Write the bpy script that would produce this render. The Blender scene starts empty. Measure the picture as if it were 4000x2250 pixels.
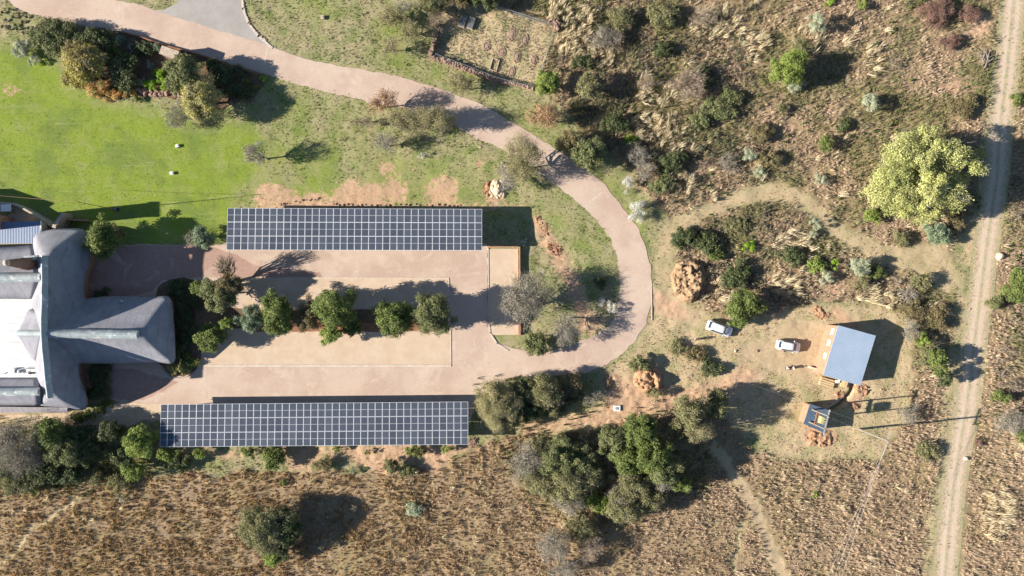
import bpy, bmesh, math, random
import numpy as np
from mathutils import Vector, Matrix
R = math.radians
SC = bpy.context.scene
COL = SC.collection

# ---------------------------------------------------------------- camera, sky, sun, exposure
CAM_H = 120.0
PPM = 23.0                                   # photo pixels per metre on the ground (4000 px wide)
cam_d = bpy.data.cameras.new('camera'); cam = bpy.data.objects.new('camera', cam_d); COL.objects.link(cam)
cam_d.sensor_width = 36; cam_d.lens = 36 * CAM_H / (4000 / PPM); cam_d.clip_start = 1; cam_d.clip_end = 4000
cam.location = (0, 0, CAM_H); cam.rotation_euler = (0, 0, 0); SC.camera = cam
SUN_EL, SHD = 24.0, 6.0                      # sun height; shadows fall toward +x, 6 degrees up the picture
W = bpy.data.worlds.new("World"); SC.world = W; W.use_nodes = True
nt = W.node_tree; nt.nodes.clear()
wo = nt.nodes.new('ShaderNodeOutputWorld'); wb = nt.nodes.new('ShaderNodeBackground'); ws = nt.nodes.new('ShaderNodeTexSky')
ws.sky_type = 'NISHITA'; ws.sun_disc = False; ws.sun_elevation = R(SUN_EL); ws.sun_rotation = R(180 + 90 - SHD)
ws.air_density = 1.0; ws.dust_density = 0.2; ws.ozone_density = 2.0; ws.altitude = 1400
wb.inputs[1].default_value = 0.06
nt.links.new(ws.outputs[0], wb.inputs[0]); nt.links.new(wb.outputs[0], wo.inputs[0])
sd = bpy.data.lights.new('sun', 'SUN'); sd.energy = 5.0; sd.angle = R(0.5); sd.color = (1.0, 0.93, 0.83)
sun = bpy.data.objects.new('sun', sd); COL.objects.link(sun)
LD = Vector((math.cos(R(SHD)) * math.cos(R(SUN_EL)), math.sin(R(SHD)) * math.cos(R(SUN_EL)), -math.sin(R(SUN_EL))))
sun.rotation_euler = LD.to_track_quat('-Z', 'Y').to_euler(); sun.location = (-60, 0, 60)
SC.view_settings.view_transform = 'Standard'; SC.view_settings.look = 'None'; SC.view_settings.gamma = 1
SC.view_settings.exposure = 1.25
SC.render.engine = 'CYCLES'
SC.cycles.max_bounces = 5; SC.cycles.transparent_max_bounces = 4

# ---------------------------------------------------------------- helpers
def G(px, py, z=0.0):
    """point at height z that the photograph shows at pixel (px, py)"""
    f = (CAM_H - z) / CAM_H / PPM
    return Vector(((px - 2000) * f, (1125 - py) * f, z))
def P2(px, py):
    return ((px - 2000) / PPM, (1125 - py) / PPM)

def tag(o, label=None, cat=None, group=None, kind=None):
    if label: o['label'] = label
    if cat: o['category'] = cat
    if group: o['group'] = group
    if kind: o['kind'] = kind
    return o
def empty(name, loc=(0, 0, 0), rz=0, **k):
    o = bpy.data.objects.new(name, None); COL.objects.link(o); o.location = loc; o.rotation_euler = (0, 0, rz)
    o.empty_display_size = 0.3
    return tag(o, **k)
def link(name, me, mats=None, parent=None, smooth=False):
    o = bpy.data.objects.new(name, me); COL.objects.link(o)
    if mats:
        for m in (mats if isinstance(mats, (list, tuple)) else [mats]): me.materials.append(m)
    if parent: o.parent = parent
    if smooth: me.shade_smooth()
    return o
def copy_tree(o, parent=None):
    c = o.copy(); COL.objects.link(c); c.parent = parent
    for ch in list(o.children): copy_tree(ch, c)
    return c
def np_mesh(name, V, F, tint=None, attr='tint'):
    """V (n,3), F (m,k) uniform faces, tint (n,4)"""
    V = np.asarray(V, np.float32); F = np.asarray(F, np.int32)
    me = bpy.data.meshes.new(name); k = F.shape[1]; m = len(F)
    me.vertices.add(len(V)); me.vertices.foreach_set('co', V.ravel())
    me.loops.add(m * k); me.loops.foreach_set('vertex_index', F.ravel())
    me.polygons.add(m); me.polygons.foreach_set('loop_start', np.arange(0, m * k, k, dtype=np.int32))
    try: me.polygons.foreach_set('loop_total', np.full(m, k, np.int32))
    except Exception: pass
    if tint is not None:
        a = me.attributes.new(attr, 'FLOAT_COLOR', 'POINT'); a.data.foreach_set('color', np.asarray(tint, np.float32).ravel())
    me.update(calc_edges=True); me.validate()
    return me
class MB:
    def __init__(s): s.v = []; s.f = []
    def add(s, vs, fs):
        b = len(s.v); s.v += [tuple(v) for v in vs]; s.f += [tuple(b + i for i in f) for f in fs]; return s
    def box(s, c, d, rz=0, M=None):
        x, y, z = (d[0] / 2, d[1] / 2, d[2] / 2); T = Matrix.Translation(c) @ Matrix.Rotation(rz, 4, 'Z')
        if M is not None: T = M @ T
        vs = [T @ Vector((a * x, b * y, e * z)) for e in (-1, 1) for a, b in ((-1, -1), (1, -1), (1, 1), (-1, 1))]
        return s.add(vs, [(3, 2, 1, 0), (4, 5, 6, 7), (0, 1, 5, 4), (1, 2, 6, 5), (2, 3, 7, 6), (3, 0, 4, 7)])
    def tube(s, pts, rad, n=6, cap=True):
        pts = [Vector(p) for p in pts]
        if not isinstance(rad, (list, tuple)): rad = [rad] * len(pts)
        rings = []
        for i, p in enumerate(pts):
            d = (pts[min(i + 1, len(pts) - 1)] - pts[max(i - 1, 0)]).normalized()
            a = Vector((0, 0, 1)) if abs(d.z) < 0.9 else Vector((1, 0, 0))
            u = d.cross(a).normalized(); w = d.cross(u)
            rings.append([p + (u * math.cos(t) + w * math.sin(t)) * rad[i] for t in (2 * math.pi * j / n for j in range(n))])
        vs = [v for r in rings for v in r]; fs = []
        for i in range(len(pts) - 1):
            for j in range(n):
                fs.append((i * n + j, i * n + (j + 1) % n, (i + 1) * n + (j + 1) % n, (i + 1) * n + j))
        if cap: fs += [tuple(range(n)), tuple(range((len(pts) - 1) * n, len(pts) * n))[::-1]]
        return s.add(vs, fs)
    def prism(s, poly, z0, z1):
        n = len(poly)
        vs = [(p[0], p[1], z0) for p in poly] + [(p[0], p[1], z1) for p in poly]
        return s.add(vs, [tuple(range(n))[::-1], tuple(range(n, 2 * n))] + [(i, (i + 1) % n, n + (i + 1) % n, n + i) for i in range(n)])
    def mesh(s, name):
        me = bpy.data.meshes.new(name); me.from_pydata(s.v, [], s.f); me.update()
        bm = bmesh.new(); bm.from_mesh(me); bmesh.ops.recalc_face_normals(bm, faces=bm.faces); bm.to_mesh(me); bm.free()
        return me
    def build(s, name, mat=None, parent=None, smooth=False, bevel=0):
        o = link(name, s.mesh(name), mat, parent, smooth)
        if bevel:
            m = o.modifiers.new('b', 'BEVEL'); m.width = bevel; m.segments = 2; m.limit_method = 'ANGLE'
        return o

# numpy value noise
def _h(ix, iy, seed):
    n = (ix.astype(np.int64) * 374761393 + iy.astype(np.int64) * 668265263 + seed * 974711) & 0x7fffffff
    n = ((n ^ (n >> 13)) * 1274126177) & 0x7fffffff
    return ((n ^ (n >> 16)) & 0xffff) / 65535.0
def vn(x, y, scale, seed=0):
    x = np.asarray(x, float) / scale; y = np.asarray(y, float) / scale
    ix = np.floor(x); iy = np.floor(y); fx = x - ix; fy = y - iy
    fx = fx * fx * (3 - 2 * fx); fy = fy * fy * (3 - 2 * fy)
    a = _h(ix, iy, seed); b = _h(ix + 1, iy, seed); c = _h(ix, iy + 1, seed); d = _h(ix + 1, iy + 1, seed)
    return (a * (1 - fx) + b * fx) * (1 - fy) + (c * (1 - fx) + d * fx) * fy
def fbm(x, y, scale, seed=0, o=3):
    s = 0; a = 1; t = 0
    for i in range(o):
        s = s + a * vn(x, y, scale / 2 ** i, seed + 17 * i); t += a; a *= 0.55
    return s / t
def pip(x, y, poly):
    """points in polygon; poly in photo px"""
    P = [P2(*p) for p in poly]; ins = np.zeros(np.shape(x), bool); n = len(P)
    for i in range(n):
        x1, y1 = P[i]; x2, y2 = P[(i + 1) % n]
        c = ((y1 > y) != (y2 > y))
        with np.errstate(divide='ignore', invalid='ignore'):
            ins ^= c & (x < (x2 - x1) * (y - y1) / ((y2 - y1) if y2 != y1 else 1e-9) + x1)
    return ins
def dline(x, y, pts):
    """distance (m) to polyline given in photo px"""
    P = [P2(*p) for p in pts]; d = np.full(np.shape(x), 1e9)
    for (x1, y1), (x2, y2) in zip(P[:-1], P[1:]):
        dx, dy = x2 - x1, y2 - y1; t = np.clip(((x - x1) * dx + (y - y1) * dy) / (dx * dx + dy * dy + 1e-9), 0, 1)
        d = np.minimum(d, np.hypot(x - x1 - t * dx, y - y1 - t * dy))
    return d

# ---------------------------------------------------------------- materials
MATS = {}
class NB:
    def __init__(s, name, rough=0.9, spec=0.2):
        s.m = bpy.data.materials.new(name); s.m.use_nodes = True; s.t = s.m.node_tree; s.t.nodes.clear()
        s.out = s.n('ShaderNodeOutputMaterial'); s.b = s.n('ShaderNodeBsdfPrincipled')
        s.b.inputs['Roughness'].default_value = rough; s.b.inputs['Specular IOR Level'].default_value = spec
        s.l(s.b.outputs[0], s.out.inputs[0]); s.tc = None; MATS[name] = s.m
    def n(s, t): return s.t.nodes.new(t)
    def l(s, a, b): s.t.links.new(a, b)
    def coord(s):
        if not s.tc: s.tc = s.n('ShaderNodeTexCoord')
        return s.tc.outputs['Object']
    def noise(s, scale, detail=4, rough=0.6, stretch=None, dist=0):
        t = s.n('ShaderNodeTexNoise'); t.inputs['Scale'].default_value = scale; t.inputs['Detail'].default_value = detail
        t.inputs['Roughness'].default_value = rough; t.inputs['Distortion'].default_value = dist
        c = s.coord()
        if stretch:
            mp = s.n('ShaderNodeMapping'); mp.inputs['Scale'].default_value = stretch[0]; mp.inputs['Rotation'].default_value = (0, 0, stretch[1])
            s.l(c, mp.inputs[0]); c = mp.outputs[0]
        s.l(c, t.inputs['Vector']); return t.outputs['Fac']
    def ramp(s, fac, a, b):
        m = s.n('ShaderNodeMapRange'); m.inputs[1].default_value = a; m.inputs[2].default_value = b; m.clamp = True
        m.interpolation_type = 'SMOOTHSTEP'
        s.l(fac, m.inputs[0]); return m.outputs[0]
    def math(s, op, a, b, clamp=False):
        m = s.n('ShaderNodeMath'); m.operation = op; m.use_clamp = clamp
        for i, v in enumerate((a, b)):
            if isinstance(v, (int, float)): m.inputs[i].default_value = v
            else: s.l(v, m.inputs[i])
        return m.outputs[0]
    def mix(s, f, a, b, mode='MIX'):
        m = s.n('ShaderNodeMix'); m.data_type = 'RGBA'; m.blend_type = mode
        for sock, v in ((m.inputs[0], f), (m.inputs[6], a), (m.inputs[7], b)):
            if isinstance(v, (int, float)): sock.default_value = v
            elif isinstance(v, (tuple, list)): sock.default_value = (*v, 1)
            else: s.l(v, sock)
        return m.outputs[2]
    def attr(s, name):
        a = s.n('ShaderNodeAttribute'); a.attribute_name = name; sp = s.n('ShaderNodeSeparateColor'); s.l(a.outputs['Color'], sp.inputs[0])
        return sp.outputs[0], sp.outputs[1], sp.outputs[2], a.outputs['Alpha']
    def bump(s, h, dist=0.05, strength=1.0):
        b = s.n('ShaderNodeBump'); b.inputs['Distance'].default_value = dist; b.inputs['Strength'].default_value = strength
        s.l(h, b.inputs['Height']); s.l(b.outputs[0], s.b.inputs['Normal']); return s
    def col(s, c):
        if isinstance(c, (tuple, list)): s.b.inputs['Base Color'].default_value = (*c, 1)
        else: s.l(c, s.b.inputs['Base Color'])
        return s
def simple(name, c1, c2=None, scale=3.0, rough=0.85, spec=0.2, bump=0.0, bscale=20, metal=0, stretch=None):
    s = NB(name, rough, spec)
    if c2 is None: c2 = tuple(v * 0.75 for v in c1)
    s.col(s.mix(s.ramp(s.noise(scale, 5, 0.65, stretch), 0.3, 0.7), c1, c2)); s.b.inputs['Metallic'].default_value = metal
    if bump: s.bump(s.noise(bscale, 3, 0.7), bump)
    return s.m

# ground: masks R=lush lawn, G=bare soil, B=veld, A=sand/pale track
def mat_ground():
    s = NB('ground_soil_grass', 0.95, 0.1); r, g, b, a = s.attr('mask')
    n1 = s.noise(0.35, 5, 0.6); n2 = s.noise(2.2, 5, 0.7); n3 = s.noise(9.0, 4, 0.75); n4 = s.noise(0.12, 4, 0.6)
    straw = s.mix(s.ramp(n3, 0.3, 0.7), (0.40, 0.345, 0.205), (0.27, 0.225, 0.125))
    green = s.mix(s.ramp(n2, 0.3, 0.7), (0.195, 0.235, 0.075), (0.145, 0.17, 0.06))
    gf = s.ramp(s.math('ADD', s.math('MULTIPLY', n2, 0.5), s.math('MULTIPLY', n1, 0.6)), 0.42, 0.62)
    rough = s.mix(gf, green, straw)
    lush = s.mix(s.ramp(n2, 0.3, 0.75), (0.185, 0.255, 0.03), (0.265, 0.31, 0.055))
    lush = s.mix(s.math('MULTIPLY', s.ramp(n1, 0.45, 0.75), 0.6), lush, (0.32, 0.32, 0.13))
    lush = s.mix(s.math('MULTIPLY', s.ramp(n3, 0.3, 0.8), 0.45), lush, (0.10, 0.16, 0.025))
    lush = s.mix(s.math('MULTIPLY', s.ramp(s.noise(0.16, 5, 0.6), 0.47, 0.62), 0.65), lush, (0.14, 0.19, 0.05))
    st = s.noise(0.9, 4, 0.6, ((0.18, 2.2, 1), R(-14)), 0.6)
    lush = s.mix(s.math('MULTIPLY', s.ramp(st, 0.55, 0.75), 0.5), lush, (0.33, 0.34, 0.15))
    dr, d2_, d3_, _ = s.attr('mask2')
    dry = s.mix(s.ramp(n3, 0.3, 0.7), (0.53, 0.415, 0.26), (0.38, 0.29, 0.17))
    dry = s.mix(s.math('MULTIPLY', s.ramp(n2, 0.5, 0.75), 0.7), dry, (0.50, 0.345, 0.21))
    dry = s.mix(s.math('MULTIPLY', s.ramp(n1, 0.44, 0.62), 0.75), dry, (0.30, 0.28, 0.135))
    rough = s.mix(dr, rough, dry)
    c = s.mix(r, rough, lush)
    vel = s.mix(s.ramp(n2, 0.3, 0.7), (0.35, 0.255, 0.16), (0.21, 0.153, 0.092))
    vel = s.mix(s.ramp(n4, 0.45, 0.65), vel, (0.28, 0.215, 0.115))
    c = s.mix(b, c, vel)
    soil = s.mix(s.ramp(n2, 0.3, 0.7), (0.53, 0.36, 0.235), (0.42, 0.25, 0.15))
    soil = s.mix(s.ramp(n3, 0.45, 0.75), soil, (0.50, 0.37, 0.25))
    sand = s.mix(s.ramp(n2, 0.3, 0.7), (0.48, 0.37, 0.235), (0.40, 0.30, 0.18))
    # ragged edges: mask plus noise, thresholded
    sf = s.ramp(s.math('ADD', g, s.math('MULTIPLY', s.math('SUBTRACT', s.noise(1.3, 7, 0.75), 0.5), 3.6)), 0.42, 0.80)
    af = s.ramp(s.math('ADD', a, s.math('MULTIPLY', s.math('SUBTRACT', n2, 0.5), 1.0)), 0.35, 0.65)
    c = s.mix(af, c, sand); c = s.mix(sf, c, soil)
    s.col(c)
    h = s.math('ADD', s.math('MULTIPLY', n3, 0.5), s.math('MULTIPLY', s.noise(28, 3, 0.8), 0.25))
    s.bump(h, 0.14, 0.75)
    return s.m
def mat_paving(nm='brick_paving', tint=None):
    s = NB(nm, 0.9, 0.15)
    n1 = s.noise(0.11, 4, 0.6); n2 = s.noise(1.6, 6, 0.75); n3 = s.noise(14, 3, 0.8)
    c = s.mix(s.ramp(n1, 0.38, 0.62), (0.575, 0.445, 0.35), (0.49, 0.36, 0.285))
    c = s.mix(s.math('MULTIPLY', s.ramp(n2, 0.45, 0.8), 0.55), c, (0.56, 0.40, 0.27))
    c = s.mix(s.math('MULTIPLY', s.ramp(n3, 0.5, 0.8), 0.3), c, (0.26, 0.18, 0.15))
    c = s.mix(s.math('MULTIPLY', s.ramp(s.noise(0.5, 5, 0.7), 0.55, 0.75), 0.4), c, (0.46, 0.27, 0.185))
    if tint: c = s.mix(0.72, c, s.mix(s.ramp(n2, 0.3, 0.7), tint, tuple(v * .72 for v in tint)))
    br = s.n('ShaderNodeTexBrick'); br.inputs['Scale'].default_value = 1.0; br.inputs['Brick Width'].default_value = 0.22; br.inputs['Row Height'].default_value = 0.11
    br.inputs['Mortar Size'].default_value = 0.008; br.inputs['Color1'].default_value = (1, 1, 1, 1); br.inputs['Color2'].default_value = (0.8, 0.8, 0.8, 1); br.inputs['Mortar'].default_value = (0.6, 0.6, 0.6, 1)
    s.l(s.coord(), br.inputs['Vector'])
    c = s.mix(0.5, c, s.mix(1.0, c, br.outputs[0], 'MULTIPLY'))
    c = s.mix(s.math('MULTIPLY', s.ramp(s.noise(0.22, 6, 0.7, None, 1.2), 0.52, 0.68), 0.5), c, (0.60, 0.49, 0.385))
    c = s.mix(s.math('MULTIPLY', s.ramp(s.noise(1.1, 3, 0.5), 0.70, 0.76), 0.35), c, (0.30, 0.22, 0.18))
    s.col(c); s.bump(n3, 0.03, 0.6)
    return s.m
def mat_track():
    s = NB('track_dirt', 0.95, 0.1); e, g2, _, _ = s.attr('tint')
    n2 = s.noise(2.0, 5, 0.7); n3 = s.noise(9, 4, 0.7); st = s.noise(3.0, 4, 0.7, ((3, 0.25, 1), R(-3)))
    c = s.mix(s.ramp(st, 0.35, 0.65), (0.56, 0.435, 0.31), (0.50, 0.345, 0.24))
    c = s.mix(s.math('MULTIPLY', s.math('ADD', s.ramp(s.noise(0.8, 6, 0.75), 0.50, 0.66), s.math('MULTIPLY', s.ramp(s.math('SUBTRACT', 0.2, e), 0.0, 0.12), s.ramp(n2, 0.35, 0.6))), 0.8), c, (0.32, 0.31, 0.17))
    c = s.mix(s.math('MULTIPLY', g2, 1.3, True), c, (0.60, 0.50, 0.40))
    grass = s.mix(s.ramp(n2, 0.3, 0.7), (0.25, 0.25, 0.125), (0.43, 0.365, 0.235))
    f = s.ramp(s.math('ADD', e, s.math('MULTIPLY', s.math('SUBTRACT', n2, 0.5), 2.8)), 0.5, 0.85)
    s.col(s.mix(f, c, grass)); s.bump(n3, 0.1, 0.6)
    return s.m
def mat_leaf(name, A, B, transl=0.25, C=None):
    s = NB(name, 0.65, 0.25); t, b, k, _ = s.attr('tint')
    c = s.mix(t, A, B)
    if C: c = s.mix(s.ramp(k, 0.55, 0.6), c, C)
    hs = s.n('ShaderNodeHueSaturation'); s.l(c, hs.inputs['Color']); s.l(s.math('ADD', s.math('MULTIPLY', b, 0.7), 0.65), hs.inputs['Value'])
    s.col(hs.outputs[0])
    if transl:
        tr = s.n('ShaderNodeBsdfTranslucent'); s.l(hs.outputs[0], tr.inputs[0]); mx = s.n('ShaderNodeMixShader'); mx.inputs[0].default_value = transl
        s.l(s.b.outputs[0], mx.inputs[1]); s.l(tr.outputs[0], mx.inputs[2]); s.l(mx.outputs[0], s.out.inputs[0])
    return s.m
def mat_vert(name, rough=0.9):
    """colour straight from the per-blade colour of the thing itself"""
    s = NB(name, rough, 0.15); a = s.n('ShaderNodeAttribute'); a.attribute_name = 'tint'; s.col(a.outputs['Color'])
    tr = s.n('ShaderNodeBsdfTranslucent'); s.l(a.outputs['Color'], tr.inputs[0]); mx = s.n('ShaderNodeMixShader'); mx.inputs[0].default_value = 0.3
    s.l(s.b.outputs[0], mx.inputs[1]); s.l(tr.outputs[0], mx.inputs[2]); s.l(mx.outputs[0], s.out.inputs[0])
    return s.m
M_GROUND = mat_ground(); M_PAVE = mat_paving(); M_TRACK = mat_track(); M_BLADE = mat_vert('grass_blades')
M_ASPH = simple('asphalt_grey', (0.38, 0.35, 0.315), (0.31, 0.285, 0.26), 0.35, 0.9, 0.1, 0.01, 25)
M_SANDBAY = simple('sandy_bay', (0.575, 0.45, 0.335), (0.505, 0.38, 0.265), 0.5, 0.95, 0.1, 0.02, 12)
M_SANDP = simple('sandy_path', (0.58, 0.46, 0.33), (0.50, 0.38, 0.26), 0.7, 0.95, 0.1, 0.02, 12)
M_REDSOIL = simple('red_soil', (0.34, 0.17, 0.10), (0.24, 0.12, 0.07), 1.1, 0.95, 0.1, 0.05, 8)
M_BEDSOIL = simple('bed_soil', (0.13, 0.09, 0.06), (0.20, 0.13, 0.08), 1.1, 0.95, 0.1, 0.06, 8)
M_KERB = simple('kerb_concrete', (0.60, 0.53, 0.45), (0.48, 0.40, 0.33), 2, 0.9, 0.1, 0.01, 20)
M_WHITE = simple('white_paint', (0.80, 0.79, 0.76), (0.74, 0.72, 0.68), 1.5, 0.6, 0.3)
M_CREAM = simple('cream_plaster', (0.52, 0.44, 0.33), (0.44, 0.36, 0.26), 1.2, 0.9, 0.1)
M_BRICK = simple('face_brick', (0.48, 0.26, 0.17), (0.34, 0.17, 0.11), 3, 0.9, 0.15, 0.02, 18)
M_CHIM = simple('chimney_plaster', (0.26, 0.15, 0.11), (0.19, 0.11, 0.085), 1.5, 0.9, 0.15, 0.03, 6)
M_STONE = simple('field_stone', (0.34, 0.22, 0.165), (0.20, 0.13, 0.10), 2.5, 0.9, 0.15, 0.06, 7)
M_STONEP = simple('pale_stone', (0.52, 0.42, 0.33), (0.38, 0.29, 0.22), 2.5, 0.9, 0.15, 0.04, 9)
M_STONEM = simple('wall_stone', (0.42, 0.29, 0.215), (0.24, 0.165, 0.125), 2.5, 0.9, 0.15, 0.05, 9)
M_SLAB = simple('granite_slab', (0.15, 0.165, 0.17), (0.11, 0.12, 0.125), 3, 0.6, 0.3)
M_TIMBER = simple('timber_raw', (0.58, 0.45, 0.27), (0.48, 0.35, 0.20), 2, 0.8, 0.2)
M_POLE = simple('weathered_pole', (0.30, 0.25, 0.20), (0.21, 0.17, 0.14), 3, 0.85, 0.2)
M_STEEL = simple('galvanised_steel', (0.42, 0.43, 0.44), (0.34, 0.35, 0.36), 3, 0.45, 0.5, metal=0.4)
M_RUST = simple('rusty_steel', (0.28, 0.14, 0.08), (0.20, 0.10, 0.06), 4, 0.7, 0.3)
M_BARK = simple('bark', (0.17, 0.135, 0.11), (0.11, 0.085, 0.07), 6, 0.95, 0.1, 0.02, 20)
M_BARKP = simple('bark_pale', (0.34, 0.31, 0.28), (0.24, 0.21, 0.19), 6, 0.95, 0.1, 0.02, 20)
M_HEAP = simple('heap_soil', (0.38, 0.26, 0.155), (0.27, 0.175, 0.10), 1.2, 0.95, 0.1, 0.08, 7)
M_HEAPR = simple('heap_red_soil', (0.42, 0.26, 0.15), (0.31, 0.18, 0.105), 1.4, 0.95, 0.1, 0.08, 7)
M_YELL = simple('transformer_paint', (0.50, 0.44, 0.20), (0.44, 0.38, 0.17), 2, 0.5, 0.4)
M_DARK = simple('dark_plastic', (0.035, 0.035, 0.04), (0.03, 0.03, 0.03), 2, 0.6, 0.3)
M_TYRE = simple('tyre_rubber', (0.03, 0.03, 0.03), (0.025, 0.025, 0.025), 2, 0.85, 0.2)
M_CORRW = simple('white_roof_paint', (0.84, 0.84, 0.82), (0.50, 0.49, 0.47), 0.9, 0.7, 0.2, stretch=((0.35, 2.5, 1), 0))
M_CORRB = simple('blue_grey_roof', (0.50, 0.59, 0.69), (0.43, 0.53, 0.64), 0.35, 0.45, 0.4)
M_CORRD = simple('dark_blue_roof', (0.07, 0.11, 0.16), (0.055, 0.09, 0.13), 1, 0.45, 0.4)
M_CORRN = simple('navy_roof', (0.14, 0.20, 0.32), (0.11, 0.16, 0.27), 1, 0.5, 0.4)
M_CORRP = simple('mauve_roof', (0.36, 0.33, 0.34), (0.30, 0.27, 0.28), 1, 0.6, 0.3)
def mat_thatch():
    s = NB('thatch', 0.95, 0.1)
    n1 = s.noise(0.5, 5, 0.6); n2 = s.noise(5, 5, 0.75); n3 = s.noise(16, 3, 0.8)
    c = s.mix(s.ramp(n1, 0.35, 0.65), (0.375, 0.37, 0.41), (0.28, 0.28, 0.32))
    c = s.mix(s.math('MULTIPLY', s.ramp(n2, 0.4, 0.7), 0.5), c, (0.24, 0.235, 0.25))
    c = s.mix(s.math('MULTIPLY', s.ramp(n3, 0.45, 0.7), 0.6), c, (0.50, 0.48, 0.47))
    c = s.mix(s.math('MULTIPLY', s.ramp(s.noise(9, 4, 0.8), 0.5, 0.7), 0.6), c, (0.17, 0.165, 0.18))
    wv = s.n('ShaderNodeTexWave'); wv.inputs['Scale'].default_value = 0.22; wv.inputs['Distortion'].default_value = 6; wv.inputs['Detail'].default_value = 3; wv.inputs['Detail Scale'].default_value = 0.6; s.l(s.coord(), wv.inputs[0])
    c = s.mix(s.math('MULTIPLY', s.ramp(wv.outputs['Fac'], 0.93, 0.99), 0.22), c, (0.15, 0.15, 0.165)); s.col(c)
    s.bump(s.math('ADD', n2, s.math('MULTIPLY', n3, 0.6)), 0.16, 1.0); return s.m
M_THATCH = mat_thatch()
def mat_cap():
    s = NB('ridge_cement', 0.8, 0.25); n = s.noise(1.6, 5, 0.7); n2 = s.noise(0.7, 3, 0.6)
    c = s.mix(s.ramp(n, 0.35, 0.6), (0.36, 0.40, 0.40), (0.30, 0.335, 0.34))
    c = s.mix(s.ramp(n2, 0.6, 0.63), c, (0.56, 0.57, 0.55)); s.col(c); s.bump(n, 0.05); return s.m
M_CAP = mat_cap()
def mat_glass(name, c):
    s = NB(name, 0.08, 0.6); s.col(c); return s.m
M_CARGL = mat_glass('car_glass', (0.03, 0.045, 0.06)); M_LAMP = mat_glass('lamp_glass', (0.5, 0.5, 0.5))
M_WINGL = mat_glass('window_glass', (0.06, 0.07, 0.08))
def mat_car():
    s = NB('white_car_paint', 0.3, 0.5); s.col((0.78, 0.79, 0.80)); s.b.inputs['Coat Weight'].default_value = 0.5; return s.m
M_CAR = mat_car()
def mat_cell():
    s = NB('solar_cells', 0.16, 0.5); tc = s.coord()
    w = s.n('ShaderNodeTexWave'); w.wave_type = 'BANDS'; w.bands_direction = 'X'; w.inputs['Scale'].default_value = 2.9; s.l(tc, w.inputs[0])
    c = s.mix(s.ramp(w.outputs['Fac'], 0.80, 0.95), (0.055, 0.065, 0.084), (0.125, 0.14, 0.16))
    oi = s.n('ShaderNodeObjectInfo'); hv = s.n('ShaderNodeHueSaturation'); s.l(c, hv.inputs['Color']); s.l(s.math('ADD', s.math('MULTIPLY', s.math('ADD', oi.outputs['Random'], s.noise(0.5, 4, 0.7)), 0.25), 0.77), hv.inputs['Value']); s.col(hv.outputs[0]); s.l(s.math('ADD', s.math('MULTIPLY', oi.outputs['Random'], 0.2), 0.12), s.b.inputs['Roughness']); return s.m  # panel tone varied in the colour to stand in for uneven sky reflections
M_CELL = mat_cell(); M_ALU = simple('aluminium_frame', (0.80, 0.82, 0.86), (0.74, 0.76, 0.81), 2, 0.5, 0.4)

# ---------------------------------------------------------------- layout, in photo pixels
DRIVE = [(-200,-160),(20,-10),(60,30),(150,62),(250,85),(330,102),(470,122),(560,150),(640,176),(730,200),(860,238),(960,266),(1052,296),
 (1207,342),(1310,367),(1414,388),(1440,405),(1559,416),(1673,447),(1750,471),(1797,502),(1854,538),(1932,569),(2000,605),(2075,655),(2150,709),
 (2215,755),(2270,800),(2330,860),(2385,930),(2408,1000),(2420,1060),(2423,1130),(2418,1180),(2402,1240),(2370,1280),(2320,1312),(2250,1342),
 (2180,1366),(2080,1373),(2000,1362),(1945,1338),(1915,1305),(1906,1250),(1904,966),(1900,950),(880,950),(870,957),(470,955),(430,1000),(380,1100),(330,1170),(330,1420),
 (320,1500),(430,1560),(470,1572),(620,1575),(640,1700),(1820,1700),(1860,1560),(1930,1500),(2010,1478),(2100,1468),(2200,1468),(2290,1456),(2370,1425),(2440,1372),(2490,1320),(2525,1265),
 (2541,1200),(2547,1130),(2540,1035),(2520,955),(2487,880),(2440,818),(2383,750),(2362,719),(2285,657),(2217,611),(2140,564),(2067,518),(2000,479),(1906,419),(1828,388),(1750,357),(1647,326),(1517,290),(1362,264),
 (1233,238),(1145,217),(1062,183),(1000,160),(850,118),(700,70),(605,40),(560,20),(430,-6),(330,-160)]
ASPH = [(605,41),(640,38),(680,20),(700,-5),(720,-120),(960,-120),(946,-5),(950,35),(975,95),(1010,140),(1064,184),(1000,161),(850,119),(700,71)]
TRACK = [(3985,-160),(3960,0),(3945,150),(3930,300),(3905,500),(3893,700),(3870,850),(3848,1000),(3830,1150),(3810,1300),(3795,1430),(3775,1600),(3748,1750),(3725,1900),(3708,2050),(3690,2250),(3680,2420)]
VERGE_L = [(3915,-160),(3905,60),(3880,180),(3870,330),(3850,420),(3830,560),(3815,800),(3770,900),(3725,950),(3720,1120),(3715,1300),(3690,1500),(3665,1700),(3655,1850),(3620,2030),(3605,2250),(3600,2420)]
VERGE_R = [(4020,2420),(3735,2420),(3745,2250),(3765,2050),(3775,1850),(3790,1700),(3815,1500),(3850,1300),(3868,1150),(3880,1000),(3905,850),(3920,700),(3950,560),(3965,380),(3985,200),(4010,0),(4020,-160)]
VERGE = VERGE_L + [(3735,2420),(3745,2250),(3765,2050),(3775,1850),(3790,1700),(3815,1500),(3850,1300),(3868,1150),(3880,1000),(3905,850),(3920,700),(3950,560),(3965,380),(3985,200),(4010,0),(4020,-160)]
MOWN = [(2545,1010),(2575,900),(2650,830),(2760,800),(2870,745),(2960,715),(3060,715),(3150,755),(3230,825),(3330,900),(3430,950),(3560,965),(3700,940),(3740,1100),(3700,1160),(3620,1110),(3560,1070),(3440,1040),(3330,980),(3250,930),(3150,850),(3080,790),(3000,790),(2900,810),(2780,850),(2680,900),(2630,960),(2620,1040),(2600,1180),(2560,1180)]
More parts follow.
